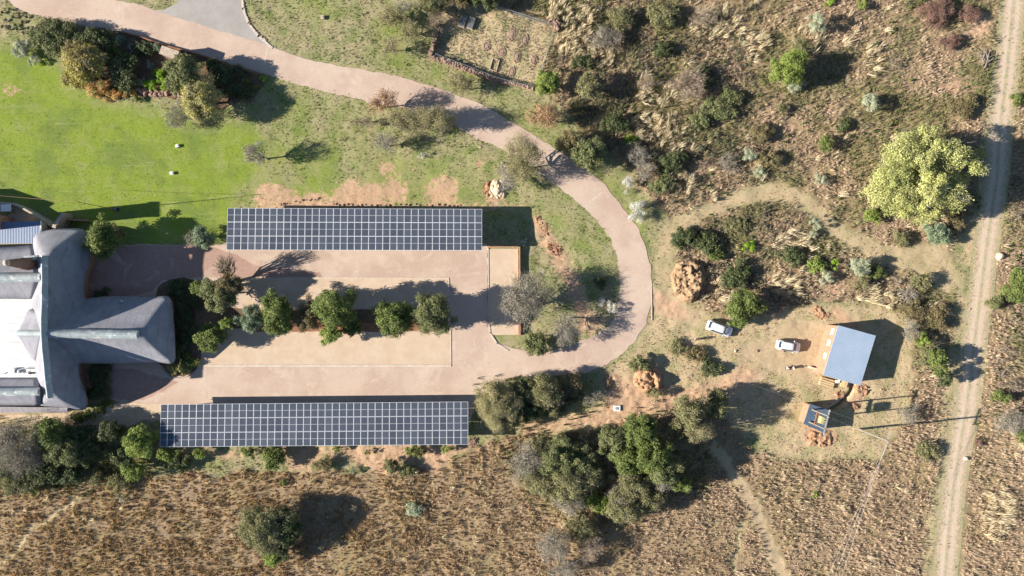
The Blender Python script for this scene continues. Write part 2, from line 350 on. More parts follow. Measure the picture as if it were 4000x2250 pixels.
CLEAR = [(2545,1120),(2640,1160),(2760,1220),(2830,1260),(2960,1240),(3060,1220),(3200,1200),(3330,1180),(3440,1210),(3560,1260),(3560,1420),(3540,1500),(3560,1600),(3500,1700),(3420,1790),(3100,1790),(3000,1770),(2960,1650),(2900,1620),(2760,1560),(2640,1530),(2560,1500),(2420,1560),(2420,1640),(2300,1680),(2050,1680),(2000,1640),(2100,1640),(2350,1600),(2350,1480),(2440,1400),(2520,1300)]
VELD = [(1690,-160),(1720,60),(1700,200),(2150,345),(2200,420),(2260,500),(2330,560),(2400,600),(2460,660),(2480,740),(2560,800),(2600,850),(2650,930),(2640,1050),(2700,1180),(2830,1250),(2960,1230),(3060,1200),(3200,1170),(3330,1160),(3440,1200),(3540,1250),(3560,1420),(3540,1500),(3560,1600),(3500,1690),
        (3420,1800),(3100,1800),(2960,1780),(2860,1640),(2700,1580),(2560,1560),(2450,1640),(2300,1690),(2000,1690),(1860,1740),(1800,1800),(1200,1850),(1100,1860),(700,1850),(560,1860),(330,1860),(-200,1900),(-200,2440),(4220,2440),(4220,-160)]
LUSH = [(-200,150),(60,160),(220,210),(300,340),(420,400),(700,430),(830,500),(960,480),(1060,560),(1010,700),(930,770),(890,960),(440,965),(210,880),(0,790),(-200,780)]
CEM = [(1712,90),(1735,-60),(1850,-10),(2160,95),(2180,120),(2090,330),(2060,335),(1700,222)]
SOIL = [  # bare soil patches
 [(1000,735),(1050,715),(1110,720),(1150,760),(1240,745),(1300,770),(1330,715),(1380,690),(1420,740),(1440,710),(1500,715),(1560,700),(1600,720),(1600,760),(1500,790),(1440,820),(1000,815)],
 [(1330,700),(1390,690),(1400,740),(1390,790),(1330,790)],[(1530,720),(1590,715),(1600,760),(1560,790),(1530,770)],
 [(1660,740),(1690,700),(1740,685),(1800,715),(1800,760),(1760,790),(1700,795),(1665,775)],
 [(1700,800),(1900,795),(2070,800),(2080,820),(1900,830),(1000,828),(1000,808),(1300,800)],
 [(1875,740),(1900,715),(1960,700),(1985,740),(1970,780),(1890,790)],
 [(1460,640),(1530,620),(1560,660),(1530,690),(1480,680)],[(1580,660),(1650,640),(1640,680),(1590,690)],[(1850,625),(1900,620),(1900,660),(1860,665)],
 [(2075,830),(2120,845),(2160,900),(2195,960),(2230,1020),(2270,1080),(2290,1150),(2330,1230),(2400,1230),(2380,1275),(2310,1310),(2250,1325),(2250,1240),(2220,1140),(2160,1040),(2110,960),(2080,900)],
 [(1000,1755),(1150,1740),(1840,1730),(1860,1760),(1760,1780),(1740,1830),(1690,1860),(1640,1810),(1560,1800),(1540,1860),(1480,1870),(1440,1830),(1380,1800),(1300,1780),(1240,1800),(1200,1850),(1120,1855),(1130,1800),(1050,1770)],
 [(640,1770),(720,1750),(960,1760),(950,1800),(830,1790),(700,1790)],
 [(2360,1480),(2430,1440),(2440,1500),(2500,1440),(2590,1420),(2600,1500),(2560,1540),(2700,1510),(2800,1490),(2900,1420),(2980,1440),(2960,1500),(2860,1560),(2700,1570),(2620,1590),(2480,1640),(2420,1680),(2300,1670),(2200,1690),(2020,1700),(2010,1640),(2150,1650),(2310,1600),(2370,1580)],
 [(3240,1180),(3280,1200),(3340,1245),(3400,1265),(3330,1285),(3260,1275),(3235,1230)],
 [(3340,1500),(3380,1490),(3395,1540),(3350,1600),(3320,1560)],[(3290,1590),(3355,1560),(3360,1595),(3300,1600)],[(3130,1660),(3230,1690),(3280,1660),(3280,1700),(3240,1740),(3180,1740),(3130,1700)],
 [(3230,1555),(3290,1530),(3290,1570),(3240,1590)],[(3660,340),(3690,305),(3740,310),(3790,345),(3760,365),(3660,365)],
 [(3060,480),(3090,450),(3110,500),(3115,545),(3090,550),(3060,520)],[(3220,1120),(3280,1100),(3300,1130),(3260,1160),(3220,1150)],
 [(0,325),(50,340),(120,355),(115,368),(50,370),(0,370)],[(3750,110),(3820,40),(3880,60),(3850,140),(3800,160)],
 [(2560,1130),(2640,1180),(2700,1240),(2680,1270),(2600,1230),(2540,1210)],[(3090,1720),(3140,1715),(3110,1760),(3085,1760)]]
SAND = [[(0,1610),(450,1600),(480,1570),(640,1580),(640,1640),(560,1640),(470,1680),(400,1700),(330,1720),(180,1670),(90,1670),(0,1690),(-150,1700),(-150,1610)],
 [(2545,1140),(2620,1170),(2720,1230),(2760,1300),(2640,1250),(2540,1230)],
 [(2900,1350),(3100,1250),(3260,1270),(3200,1480),(3060,1470),(2950,1420),(2880,1400)]]
TRENCH = [(3330,1500),(3325,1530),(3300,1560),(3275,1583),(3235,1606)]
FOOTP = [(2680,1640),(2780,1740),(2880,1870),(2935,1960),(2980,2080),(3060,2250),(3100,2400)]
FOOTP2 = [(2900,2040),(2880,2120),(2860,2250),(2850,2400)]
FOOTP3 = [(310,1880),(300,1940),(230,2000),(130,2060),(60,2150),(-20,2220),(-100,2290)]

# ---------------------------------------------------------------- the ground: one sheet out past the horizon
STEP = 0.25
gx = np.arange(-96, 96.01, STEP); gy = np.arange(-57, 57.01, STEP)
X, Y = np.meshgrid(gx, gy); NXg, NYg = len(gx), len(gy)
def bblur(a, r, it=2):
    a = a.astype(float)
    for _ in range(it):
        for ax_ in (0, 1):
            p = np.pad(a, [(r + 1, r) if q == ax_ else (0, 0) for q in (0, 1)], mode='edge'); c = np.cumsum(p, ax_)
            a = (np.take(c, range(2 * r + 1, c.shape[ax_]), ax_) - np.take(c, range(0, c.shape[ax_] - 2 * r - 1), ax_)) / (2 * r + 1)
    return a
def blur(a, n=1):
    a = a.astype(float)
    for _ in range(n):
        p = np.pad(a, 1, mode='edge'); a = (p[:-2, 1:-1] + p[2:, 1:-1] + p[1:-1, :-2] + p[1:-1, 2:] + 2 * p[1:-1, 1:-1]) / 6
    return a
XW = X + (fbm(X, Y, 2.5, 5) - 0.5) * 3.0; YW = Y + (fbm(X, Y, 2.5, 9) - 0.5) * 3.0
XS = X + (fbm(X, Y, 1.2, 25) - 0.5) * 1.6; YS = Y + (fbm(X, Y, 1.2, 29) - 0.5) * 1.6
m_lush = bblur(pip(XW, YW, LUSH), 5)
for p_, w_, r_ in (([(930,480),(1250,560),(1600,600),(2000,700),(2150,900),(2080,820),(1000,810),(880,960)], .75, 14), ([(2050,740),(2150,760),(2330,900),(2390,1050),(2300,1150),(2200,1000),(2060,820)], .5, 9), ([(1080,-60),(1330,-60),(1300,70),(1150,60)], .6, 10), ([(1440,100),(1640,60),(1640,240),(1900,350),(2200,500),(2500,800),(2560,1040),(2440,900),(2250,660),(1950,450),(1500,260)], .55, 6), ([(860,430),(1050,330),(1400,420),(1560,480),(1400,620),(1000,560)], .5, 12), ([(960,990),(1060,1000),(960,900)], .3, 6)):
    m_lush = np.maximum(m_lush, bblur(pip(XW, YW, p_), r_) * w_ * np.clip(fbm(X, Y, 4, 61) * 1.9 - .15, .25, 1.2))
m_lush = np.clip(m_lush, 0, 1)
m_veld = blur(pip(XW, YW, VELD) & ~pip(XS, YS, MOWN) & ~pip(XS, YS, VERGE) & ~pip(XS, YS, CLEAR) & ~pip(X, Y, CEM), 2)
d1 = dline(XS, YS, FOOTP); d2 = dline(XS, YS, FOOTP2); d3 = dline(XS, YS, FOOTP3)
m_foot = np.clip(1.25 - d1 / 1.1, 0, 1)
m_veld = m_veld * (1 - np.clip(1.5 - d1 / 1.0, 0, 1)) * (1 - np.clip(1.3 - d2 / 0.5, 0, 1)) * (1 - np.clip(1.3 - d3 / 0.5, 0, 1))
m_soil = np.zeros_like(X, bool)
for p in SOIL: m_soil |= pip(XS, YS, p)
m_soil = bblur(m_soil, 3)
m_sand = np.zeros_like(X, bool)
for p in SAND: m_sand |= pip(XS, YS, p)
m_sand = blur(m_sand, 5)
m_sand = np.maximum(m_sand, .47 * blur(pip(XS, YS, MOWN), 3)); m_sand = np.maximum(m_sand, np.clip(1.7 - d1 / .75, 0, .75)); m_sand = np.maximum(m_sand, np.clip(1.5 - d3 / .3, 0, .55))
dt = dline(X, Y, TRENCH)
m_drive = pip(X, Y, DRIVE) | pip(X, Y, ASPH)
m_build = pip(X, Y, [(-200, 850), (420, 850), (420, 1180), (900, 1080), (2050, 940), (2050, 1330), (1750, 1460), (330, 1620), (-200, 1620)])
m_flat = blur(m_drive | (m_build & ~pip(X, Y, LUSH)) | (dline(X, Y, TRACK) < 2.6), 4)
flat = 1 - np.clip(m_flat * 3, 0, 1)
Hh = (fbm(X, Y, 5, 41) - 0.5) * 0.35 + (fbm(X, Y, 1.1, 47, 3) - 0.5) * 0.34 * np.clip(m_veld + m_soil * 0.7 + 0.36, 0, 1) * (1 - 0.75 * m_lush)
Hh = Hh * flat * (1 - 0.6 * m_lush) + 0.02 * flat
Hh -= 0.9 * np.clip(1.25 - dt / 0.34, 0, 1)
Hh -= 0.18 * np.clip(1 - d2 / 0.6, 0, 1) + 0.15 * np.clip(1 - d3 / 0.5, 0, 1)
Hh[0, :] = Hh[-1, :] = 0; Hh[:, 0] = Hh[:, -1] = 0
def gz(x, y):
    i = np.clip(((np.asarray(x) + 96) / STEP).astype(int), 0, NXg - 1); j = np.clip(((np.asarray(y) + 57) / STEP).astype(int), 0, NYg - 1)
    return Hh[j, i]
def msk(a, x, y):
    i = np.clip(((np.asarray(x) + 96) / STEP).astype(int), 0, NXg - 1); j = np.clip(((np.asarray(y) + 57) / STEP).astype(int), 0, NYg - 1)
    return a[j, i]
V = np.stack([X.ravel(), Y.ravel(), Hh.ravel()], 1)
idx = np.arange(NXg * NYg).reshape(NYg, NXg)
F = np.stack([idx[:-1, :-1].ravel(), idx[:-1, 1:].ravel(), idx[1:, 1:].ravel(), idx[1:, :-1].ravel()], 1)
ring = np.concatenate([idx[0, :-1], idx[:-1, -1], idx[-1, :0:-1], idx[:0:-1, 0]])
outer = V[ring] * np.array([14, 14, 1.0]); base = len(V); nr = len(ring)
V = np.concatenate([V, outer]); k = np.arange(nr); k2 = (k + 1) % nr
F = np.concatenate([F, np.stack([ring[k2], ring[k], base + k, base + k2], 1)])
A = np.stack([m_lush.ravel(), m_soil.ravel(), m_veld.ravel(), np.clip(m_sand + 0.0, 0, 1).ravel()], 1)
A = np.concatenate([A, np.tile([[0, 0, 1, 0]], (nr, 1))])
gme = np_mesh('ground', V, F, A, 'mask')
m_dry = blur((pip(XW, YW, VERGE) & (fbm(X, Y, 5, 191) > .44)) | (d1 < 1.0) | (d2 < .35) | (d3 < .4) | pip(XW, YW, CLEAR) | pip(XW, YW, MOWN) | pip(X, Y, CEM) | pip(XW, YW, [(2620,1040),(2600,1180),(2545,1140),(2530,1300),(2440,1400),(2350,1480),(2420,1640),(3560,1700),(3640,1240),(3100,1180)]), 6)
B2 = np.concatenate([np.stack([m_dry.ravel(), 0 * m_dry.ravel(), 0 * m_dry.ravel(), np.ones(m_dry.size)], 1), np.tile([[0, 0, 0, 1.]], (nr, 1))])
_a = gme.attributes.new('mask2', 'FLOAT_COLOR', 'POINT'); _a.data.foreach_set('color', B2.astype(np.float32).ravel()); go = link('ground', gme, M_GROUND, smooth=True); tag(go, kind='structure')

# sheets
def arc(pts, n=8):
    out = []; P = [pts[0]] + list(pts) + [pts[-1]]
    for i in range(1, len(P) - 2):
        for j in range(n):
            t = j / n; q = [0.5 * (2 * P[i][k] + (P[i+1][k] - P[i-1][k]) * t + (2 * P[i-1][k] - 5 * P[i][k] + 4 * P[i+1][k] - P[i+2][k]) * t * t + (3 * P[i][k] - P[i-1][k] - 3 * P[i+1][k] + P[i+2][k]) * t ** 3) for k in (0, 1)]
            out.append(tuple(q))
    return out + [pts[-1]]
def rag(poly, step=0.5, amp=0.10, seed=1, closed=True):
    """densify a px polygon into metres with an uneven edge"""
    P = [P2(*p) for p in poly]; out = []; n = len(P)
    for i in range(n if closed else n - 1):
        a, b = P[i], P[(i + 1) % n]; L = math.hypot(b[0] - a[0], b[1] - a[1]); k = max(1, int(L / step))
        for j in range(k):
            t = j / k; x = a[0] + (b[0] - a[0]) * t; y = a[1] + (b[1] - a[1]) * t
            if amp:
                x += (float(vn(x, y, 0.9, seed)) - 0.5) * 2 * amp; y += (float(vn(x, y, 0.9, seed + 5)) - 0.5) * 2 * amp
            out.append((x, y))
    return out
def sheet(name, poly, z, mat, amp=0.1, step=0.5, drop=0.08):
    P = rag(poly, step, amp); bm = bmesh.new(); vs = [bm.verts.new((x, y, z)) for x, y in P]
    f = bm.faces.new(vs); f.normal_update()
    if f.normal.z < 0: f.normal_flip()
    lo = [bm.verts.new((x, y, z - drop)) for x, y in P]
    n = len(P)
    for i in range(n): bm.faces.new((vs[i], vs[(i + 1) % n], lo[(i + 1) % n], lo[i]))
    bmesh.ops.triangulate(bm, faces=[f]); me = bpy.data.meshes.new(name); bm.to_mesh(me); bm.free()
    o = link(name, me, mat); return tag(o, kind='structure')
sheet('driveway', DRIVE, 0.050, M_PAVE, 0.16)
M_PAVER = mat_paving('red_brick_paving', (0.42, 0.25, 0.20))
sheet('red_paving', [(338,962),(470,960),(800,958),(900,985),(1010,1040),(1250,1062),(1260,1083),(800,1084),(700,1080),(640,1092),(590,1140),(440,1165),(338,1172)], 0.055, M_PAVER, 0.2)
sheet('red_paving', [(335,1430),(520,1440),(620,1470),(700,1490),(640,1530),(560,1560),(470,1562),(430,1552),(335,1500)], 0.055, M_PAVER, 0.2)
sheet('asphalt_road', ASPH, 0.056, M_ASPH, 0.05)
# parking bays and beds between the two canopies
sheet('parking_bay', [(960,1084),(1748,1088),(1753,1205),(960,1205)], 0.058, M_SANDBAY, 0.03)
sheet('parking_bay', [(800,1432),(850,1330),(880,1290),(1200,1288),(1758,1286),(1758,1432)], 0.058, M_SANDBAY, 0.03)
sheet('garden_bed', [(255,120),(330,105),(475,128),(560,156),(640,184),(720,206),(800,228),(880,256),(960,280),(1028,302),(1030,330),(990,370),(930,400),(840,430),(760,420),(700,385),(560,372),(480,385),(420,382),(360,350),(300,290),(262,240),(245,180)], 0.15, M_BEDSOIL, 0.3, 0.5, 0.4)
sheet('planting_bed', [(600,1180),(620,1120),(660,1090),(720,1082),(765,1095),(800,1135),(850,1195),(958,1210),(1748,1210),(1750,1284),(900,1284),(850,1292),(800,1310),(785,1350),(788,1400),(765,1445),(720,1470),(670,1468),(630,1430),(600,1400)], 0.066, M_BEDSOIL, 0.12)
sheet('planting_strip', [(1000,1262),(1740,1262),(1740,1295),(1000,1295)], 0.074, M_REDSOIL, 0.08)
sheet('sandy_strip', [(1908,972),(2024,972),(2026,1308),(1912,1308)], 0.062, M_SANDBAY, 0.04)
sheet('sandy_path', [(-150,1625),(170,1618),(400,1600),(470,1573),(640,1576),(640,1640),(560,1640),(470,1680),(400,1700),(330,1720),(180,1672),(90,1668),(0,1690),(-150,1700)], 0.056, M_SANDP, 0.15)
sheet('courtyard_paving', [(-150,770),(0,788),(60,792),(120,815),(215,868),(235,900),(235,930),(100,960),(-150,960)], 0.060, M_CREAM, 0.0)
def ribbon(name, pts, w, z, mat, n=8, ruts=False):
    P = [Vector((*P2(*p), 0)) for p in pts]; C = []
    for i in range(len(P) - 1):
        L = (P[i + 1] - P[i]).length; k = max(1, int(L / 0.8))
        for j in range(k): C.append(P[i].lerp(P[i + 1], j / k))
    C.append(P[-1]); V = []; T = []
    for i, c in enumerate(C):
        d = (C[min(i + 2, len(C) - 1)] - C[max(i - 2, 0)]).normalized(); u = Vector((-d.y, d.x, 0))
        ww = w * (1 + 0.12 * (float(vn(i * 0.8, 0, 4, 3)) - 0.5))
        for j in range(n + 1):
            s = j / n * 2 - 1; v = c + u * (s * ww); rut = 0
            if ruts: rut = math.exp(-((abs(s) - 0.30) / 0.12) ** 2)
            V.append((v.x, v.y, z + (-0.02 * rut + 0.02) * (1 - abs(s)))); T.append((abs(s), rut * 0.7, 0, 1))
    F = [(i * (n + 1) + j, i * (n + 1) + j + 1, (i + 1) * (n + 1) + j + 1, (i + 1) * (n + 1) + j) for i in range(len(C) - 1) for j in range(n)]
    o = link(name, np_mesh(name, np.array(V), np.array(F)[:, ::-1] , np.array(T)), mat, smooth=True); return tag(o, kind='structure')
ribbon('dirt_track', TRACK, 2.3, 0.035, M_TRACK, 10, True)
# concrete edging: thin strips across and along the paving
def edging(pts, w=0.12, z=0.10, name='kerb'):
    mb = MB()
    for a, b in zip(pts[:-1], pts[1:]):
        A_, B_ = Vector((*P2(*a), 0)), Vector((*P2(*b), 0)); d = B_ - A_; L = d.length; ang = math.atan2(d.y, d.x); c = (A_ + B_) / 2
        mb.box((c.x, c.y, z / 2), (L + w * 0.9, w, z), ang)
    return tag(mb.build(name, M_KERB), kind='structure')
edging([(1200,1085),(1749,1087)], 0.16, 0.14); edging([(1752,1087),(1755,1180)], 0.22, 0.13); edging([(800,1428),(1759,1428)], 0.30, 0.14)
edging([(1761,1290),(1762,1428)], 0.12, 0.12); edging([(1907,968),(1909,1240),(1915,1300),(1942,1342),(1985,1368)], 0.18, 0.13)
edging([(946,-20),(950,35),(972,92),(1010,142),(1062,186)], 0.35, 0.12)
edging([(640,1300),(700,1470)], 0.01, 0.05) if False else None
edging([(2349,752),(2287,806)], 0.22, 0.062, 'paving_joint'); edging([(803,1436),(804,1558)], 0.14, 0.062, 'paving_joint'); edging([(1046,190),(1033,255)], 0.2, 0.062, 'paving_joint'); edging([(1650,330),(1630,385)], 0.16, 0.062, 'paving_joint')
edging([(2545,1130),(2546,1250)], 0.14, 0.08)
edging(arc([(788,1395),(768,1445),(722,1473),(668,1471),(628,1435)]), 0.12, 0.16)
# ---------------------------------------------------------------- grass as stuff: blades with their own colours
def tufts(name, x, y, h, spread, nb, width, cols, lean, seed, jitter=0.25, label=None, cat='grass'):
    r = np.random.default_rng(seed); n = len(x); N = n * nb
    ti = np.repeat(np.arange(n), nb); hh = h[ti] * r.uniform(0.55, 1.2, N)
    ang = r.uniform(0, 2 * np.pi, N); sp = spread[ti] * np.sqrt(r.uniform(0, 1, N))
    dx = np.cos(ang); dy = np.sin(ang)
    bx = x[ti] + dx * sp * 0.35; by = y[ti] + dy * sp * 0.35
    la = (fbm(x, y, 6, seed + 50) - .5) * 4.5 + r.normal(size=n) * .55; lk = r.uniform(.3, 1.5, n); lx = (lean[0] * np.cos(la) - lean[1] * np.sin(la)) * lk; ly = (lean[0] * np.sin(la) + lean[1] * np.cos(la)) * lk
    tx = x[ti] + dx * sp + lx[ti] * hh; ty = y[ti] + dy * sp + ly[ti] * hh
    z0 = gz(bx, by) - 0.03; z1 = z0 + hh
    L = np.hypot(tx - bx, ty - by) + 1e-6; a2 = r.uniform(0, 2 * np.pi, N); wx = np.cos(a2); wy = np.sin(a2)
    w = width * r.uniform(0.6, 1.5, N) / 2
    mx = bx + (tx - bx) * 0.45; my = by + (ty - by) * 0.45; mz = z0 + hh * 0.72
    V = np.empty((N, 5, 3), np.float32)
    V[:, 0] = np.stack([bx - wx * w, by - wy * w, z0], 1); V[:, 1] = np.stack([bx + wx * w, by + wy * w, z0], 1)
    V[:, 2] = np.stack([mx + wx * w, my + wy * w, mz], 1); V[:, 3] = np.stack([mx - wx * w, my - wy * w, mz], 1)
    V[:, 4] = np.stack([tx, ty, z1], 1)
    b = np.arange(N) * 5
    F = np.concatenate([np.stack([b, b + 1, b + 2], 1), np.stack([b, b + 2, b + 3], 1), np.stack([b + 3, b + 2, b + 4], 1)])
    c = cols[ti] * r.uniform(1 - jitter, 1 + jitter, (N, 1)) * (1 + r.uniform(-0.06, 0.06, (N, 3)))
    T = np.ones((N, 5, 4), np.float32); T[:, :, :3] = c[:, None, :]
    o = link(name, np_mesh(name, V.reshape(-1, 3), F, T.reshape(-1, 4)), M_BLADE)
    return tag(o, label, cat, kind='stuff')
rg = np.random.default_rng(7)
def sample(n, mask, x0=-93, x1=93, y0=-54, y1=54, power=1.0):
    x = rg.uniform(x0, x1, n); y = rg.uniform(y0, y1, n); m = msk(mask, x, y); k = rg.uniform(0, 1, n) < m ** power; return x[k], y[k]
def mixc(f, a, b): f = f[:, None]; return np.array(a)[None] * (1 - f) + np.array(b)[None] * f
bedmask = pip(X, Y, [(250,110),(470,125),(900,240),(1060,300),(1010,400),(830,430),(560,390),(420,385),(280,330),(240,200)])
notrock = (1 - blur(m_drive, 1) * 1.0) * (1 - np.clip(m_soil * 1.2, 0, 0.72)) * (dt > 0.8) * (~(m_build & ~pip(X, Y, LUSH)))
veldd = np.clip(m_veld, 0, 1) * notrock * (dline(X, Y, TRACK) > 1.9)
x, y = sample(120000, veldd)
pa = fbm(x, y, 9, 71); pb = fbm(x, y, 2.2, 77); rr = rg.uniform(0, 1, len(x))
left = np.clip((-x) / 50 + 0.45, 0, 1) * (y < -25)
C = mixc(rr, (0.67, 0.52, 0.365), (0.40, 0.30, 0.215))
C = C * (1 - left[:, None] * 0.75) + mixc(rr, (0.60, 0.41, 0.19), (0.38, 0.25, 0.115)) * (left[:, None] * 0.75)
greenf = np.clip((pa - 0.44) * 5, 0, 1) * (0.12 + 0.85 * (y > -20)) + (rr > 0.94) * 0.4
C = C * (1 - np.clip(greenf, 0, 0.85)[:, None]) + mixc(rr, (0.30, 0.30, 0.125), (0.17, 0.185, 0.075)) * np.clip(greenf, 0, 0.85)[:, None]
h = 0.15 + 0.48 * np.clip(pb * 1.5 - 0.25, 0, 1) * (0.5 + rg.uniform(0, 1, len(x))) + 0.12 * (pa > 0.5)
tufts('veld_grass', x, y, h, h * 0.65, 8, 0.055, C, (0.45, 0.22), 3, label='knee-high dry straw and olive grass covering the veld round the clearing')
# taller pale fans of thatching grass
tallp = [(2220,60,110,90),(2250,180,90,60),(2330,230,60,40),(2560,370,80,40),(2550,500,110,60),(2600,600,60,40),(3140,170,50,60),(3400,240,30,60),(3060,320,40,30),(3050,1120,60,50),(3090,960,80,60),(3390,1150,50,40),(3450,1180,60,40),(3640,1220,60,30),(2840,1130,60,50),(2240,1720,90,40),(2160,1870,60,60),(2200,1990,60,60),(2330,1975,50,40),(2430,1860,60,40),(2800,100,120,60),(3640,880,60,40),(2940,180,60,60),(3880,2000,60,120),(4000,1700,60,100),(2640,720,60,40)]
xs = []; ys = []
for px, py, a, b in tallp:
    k = int(a * b / 110); t = rg.uniform(0, 2 * np.pi, k); q = np.sqrt(rg.uniform(0, 1, k))
    cx, cy = P2(px, py); xs.append(cx + a / PPM * q * np.cos(t)); ys.append(cy + b / PPM * q * np.sin(t))
x = np.concatenate(xs); y = np.concatenate(ys); k = (msk(m_veld, x, y) > 0.3); x, y = x[k], y[k]; n = len(x)
x2, y2 = sample(1500, veldd * (fbm(X, Y, 12, 91) > 0.56)); x = np.concatenate([x, x2]); y = np.concatenate([y, y2]); rr = rg.uniform(0, 1, len(x))
tufts('tall_thatching_grass', x, y, rg.uniform(0.9, 1.6, len(x)), rg.uniform(0.5, 0.95, len(x)), 20, 0.05, mixc(rr, (0.78, 0.67, 0.46), (0.62, 0.52, 0.34)), (0.35, 0.25), 5, label='pale waist-high tufts of thatching grass fanning out of the veld')
# green weeds among the grass
x, y = sample(9000, veldd * np.clip((fbm(X, Y, 7, 111) - 0.50) * 7, 0, 1) * (Y > -24)); rr = rg.uniform(0, 1, len(x))
tufts('leafy_weeds', x, y, rg.uniform(0.3, 0.8, len(x)), rg.uniform(0.25, 0.5, len(x)), 9, 0.13, mixc(rr, (0.19, 0.24, 0.06), (0.11, 0.145, 0.05)), (0, 0), 6, label='green leafy weeds scattered through the dry grass', cat='weeds')
ZN = np.clip(bblur(pip(XW, YW, [(2180,-60),(3000,-60),(2950,300),(3050,600),(2900,720),(2600,860),(2480,760),(2200,430)]), 8) + bblur(pip(XW, YW, [(2640,880),(3000,800),(3200,960),(3460,1060),(3640,1180),(3640,1480),(3560,1300),(3400,1180),(2800,1180),(2640,1050)]), 6) + .5 * bblur(pip(XW, YW, [(3900,400),(4180,300),(4180,1800),(3800,1800)]), 8), 0, 1)
x, y = sample(52000, veldd * ZN * np.clip((fbm(X, Y, 3.2, 151) - 0.36) * 6, 0, 1)); rr = rg.uniform(0, 1, len(x)); pq = fbm(x, y, 5, 161); sz = .35 + 1.0 * np.clip((fbm(x, y, 3.2, 151) - .45) * 4, 0, 1)
C = mixc(rr, (0.36, 0.345, 0.225), (0.175, 0.18, 0.11)); C = np.where((pq > .52)[:, None], mixc(rr, (0.42, 0.36, 0.28), (0.25, 0.215, 0.165)), C)
tufts('low_scrub', x, y, sz * rg.uniform(.35, .9, len(x)), sz * .45, 14, 0.06, C, (0.05, 0), 12, label='tangled grey-green scrub filling the upper veld and the patch above the cars', cat='scrub')
und = bblur(pip(XW, YW, [(1930,1740),(2100,1690),(2420,1680),(2640,1640),(2800,1700),(2760,1900),(2640,1960),(2520,2010),(2400,2060),(2250,2060),(2130,1980),(2000,1900)]), 3) + bblur(pip(XW, YW, [(-100,1660),(330,1660),(620,1760),(640,1830),(420,1930),(-100,1930)]), 3) + bblur(pip(XW, YW, [(1880,1490),(2300,1480),(2330,1600),(2100,1640),(1900,1680)]), 3)
x, y = sample(40000, np.clip(und, 0, 1)); rr = rg.uniform(0, 1, len(x)); pq = fbm(x, y, 4, 171)
C = mixc(np.clip((pq - .4) * 4 + rr * .3, 0, 1), (0.17, 0.19, 0.075), (0.44, 0.41, 0.20)); tufts('thicket_undergrowth', x, y, rg.uniform(.5, 1.3, len(x)), rg.uniform(.3, .6, len(x)), 11, 0.07, C, (0.25, 0.15), 13, label='rank olive-green undergrowth beneath the trees of the thickets', cat='undergrowth')
cemm = pip(X, Y, CEM) * 1.0
x, y = sample(7500, cemm * np.clip((fbm(X, Y, 2.2, 181) - .3) * 3, 0.15, 1), -14, 9, 32, 50); rr = rg.uniform(0, 1, len(x)); pq = fbm(x, y, 2.5, 185)
C = mixc(np.clip((pq - .42) * 5, 0, 1), (0.34, 0.34, 0.22), (0.52, 0.44, 0.32)); tufts('cemetery_weeds', x, y, .08 + .16 * pq * rg.uniform(.5, 1.3, len(x)), rg.uniform(.12, .26, len(x)), 7, 0.05, C, (0.2, 0.1), 14, label='grey-green weeds and dry grass between the graves', cat='weeds')
# short turf on the rough lawns, verge, mown strips
turf = np.clip(1 - m_veld, 0, 1) * notrock * (1 - np.clip(m_sand * 1.2, 0, 0.9)) * ((dline(X, Y, TRACK) > 1.0) | (dline(X, Y, TRACK) < .28)) * (1 - 0.45 * m_lush)
x, y = sample(150000, turf); pa = fbm(x, y, 4, 121); pl = msk(m_lush, x, y); rr = rg.uniform(0, 1, len(x))
C = mixc(np.clip((pa - 0.42) * 5 + (rr - 0.5) * 0.8, 0, 1), (0.22, 0.26, 0.085), (0.50, 0.42, 0.25))
C = C * (1 - pl[:, None]) + mixc(rr, (0.25, 0.325, 0.05), (0.195, 0.255, 0.04)) * pl[:, None]
clearf = msk(m_dry, x, y)[:, None] * 0.9; C = C * (1 - clearf) + mixc(rr, (0.58, 0.46, 0.29), (0.44, 0.35, 0.195)) * clearf
tufts('lawn_grass', x, y, np.where(pl > 0.5, 0.06, 0.13) * (0.4 + 1.3 * fbm(x, y, .9, 131)) * rg.uniform(0.6, 1.4, len(x)), np.full(len(x), 0.17), 5, 0.05, C, (0.2, 0.1), 8, label='short mown turf, bright green at left and straw-flecked by the driveway')
x, y = sample(16000, turf * np.clip(1 - m_lush * 2, 0, 1) * np.clip((fbm(X, Y, 3, 141) - .42) * 5, 0, 1)); rr = rg.uniform(0, 1, len(x)); dd = msk(m_dry, x, y)
C = mixc(dd * .75 + .1, (0.25, 0.27, 0.10), (0.55, 0.44, 0.28)) * rg.uniform(.7, 1.2, (len(x), 1))
tufts('grass_tussocks', x, y, rg.uniform(0.15, 0.35, len(x)), rg.uniform(0.15, 0.3, len(x)), 8, 0.05, C, (0.3, 0.15), 9, label='ankle-high tussocks dotted over the rough lawns and the clearing')
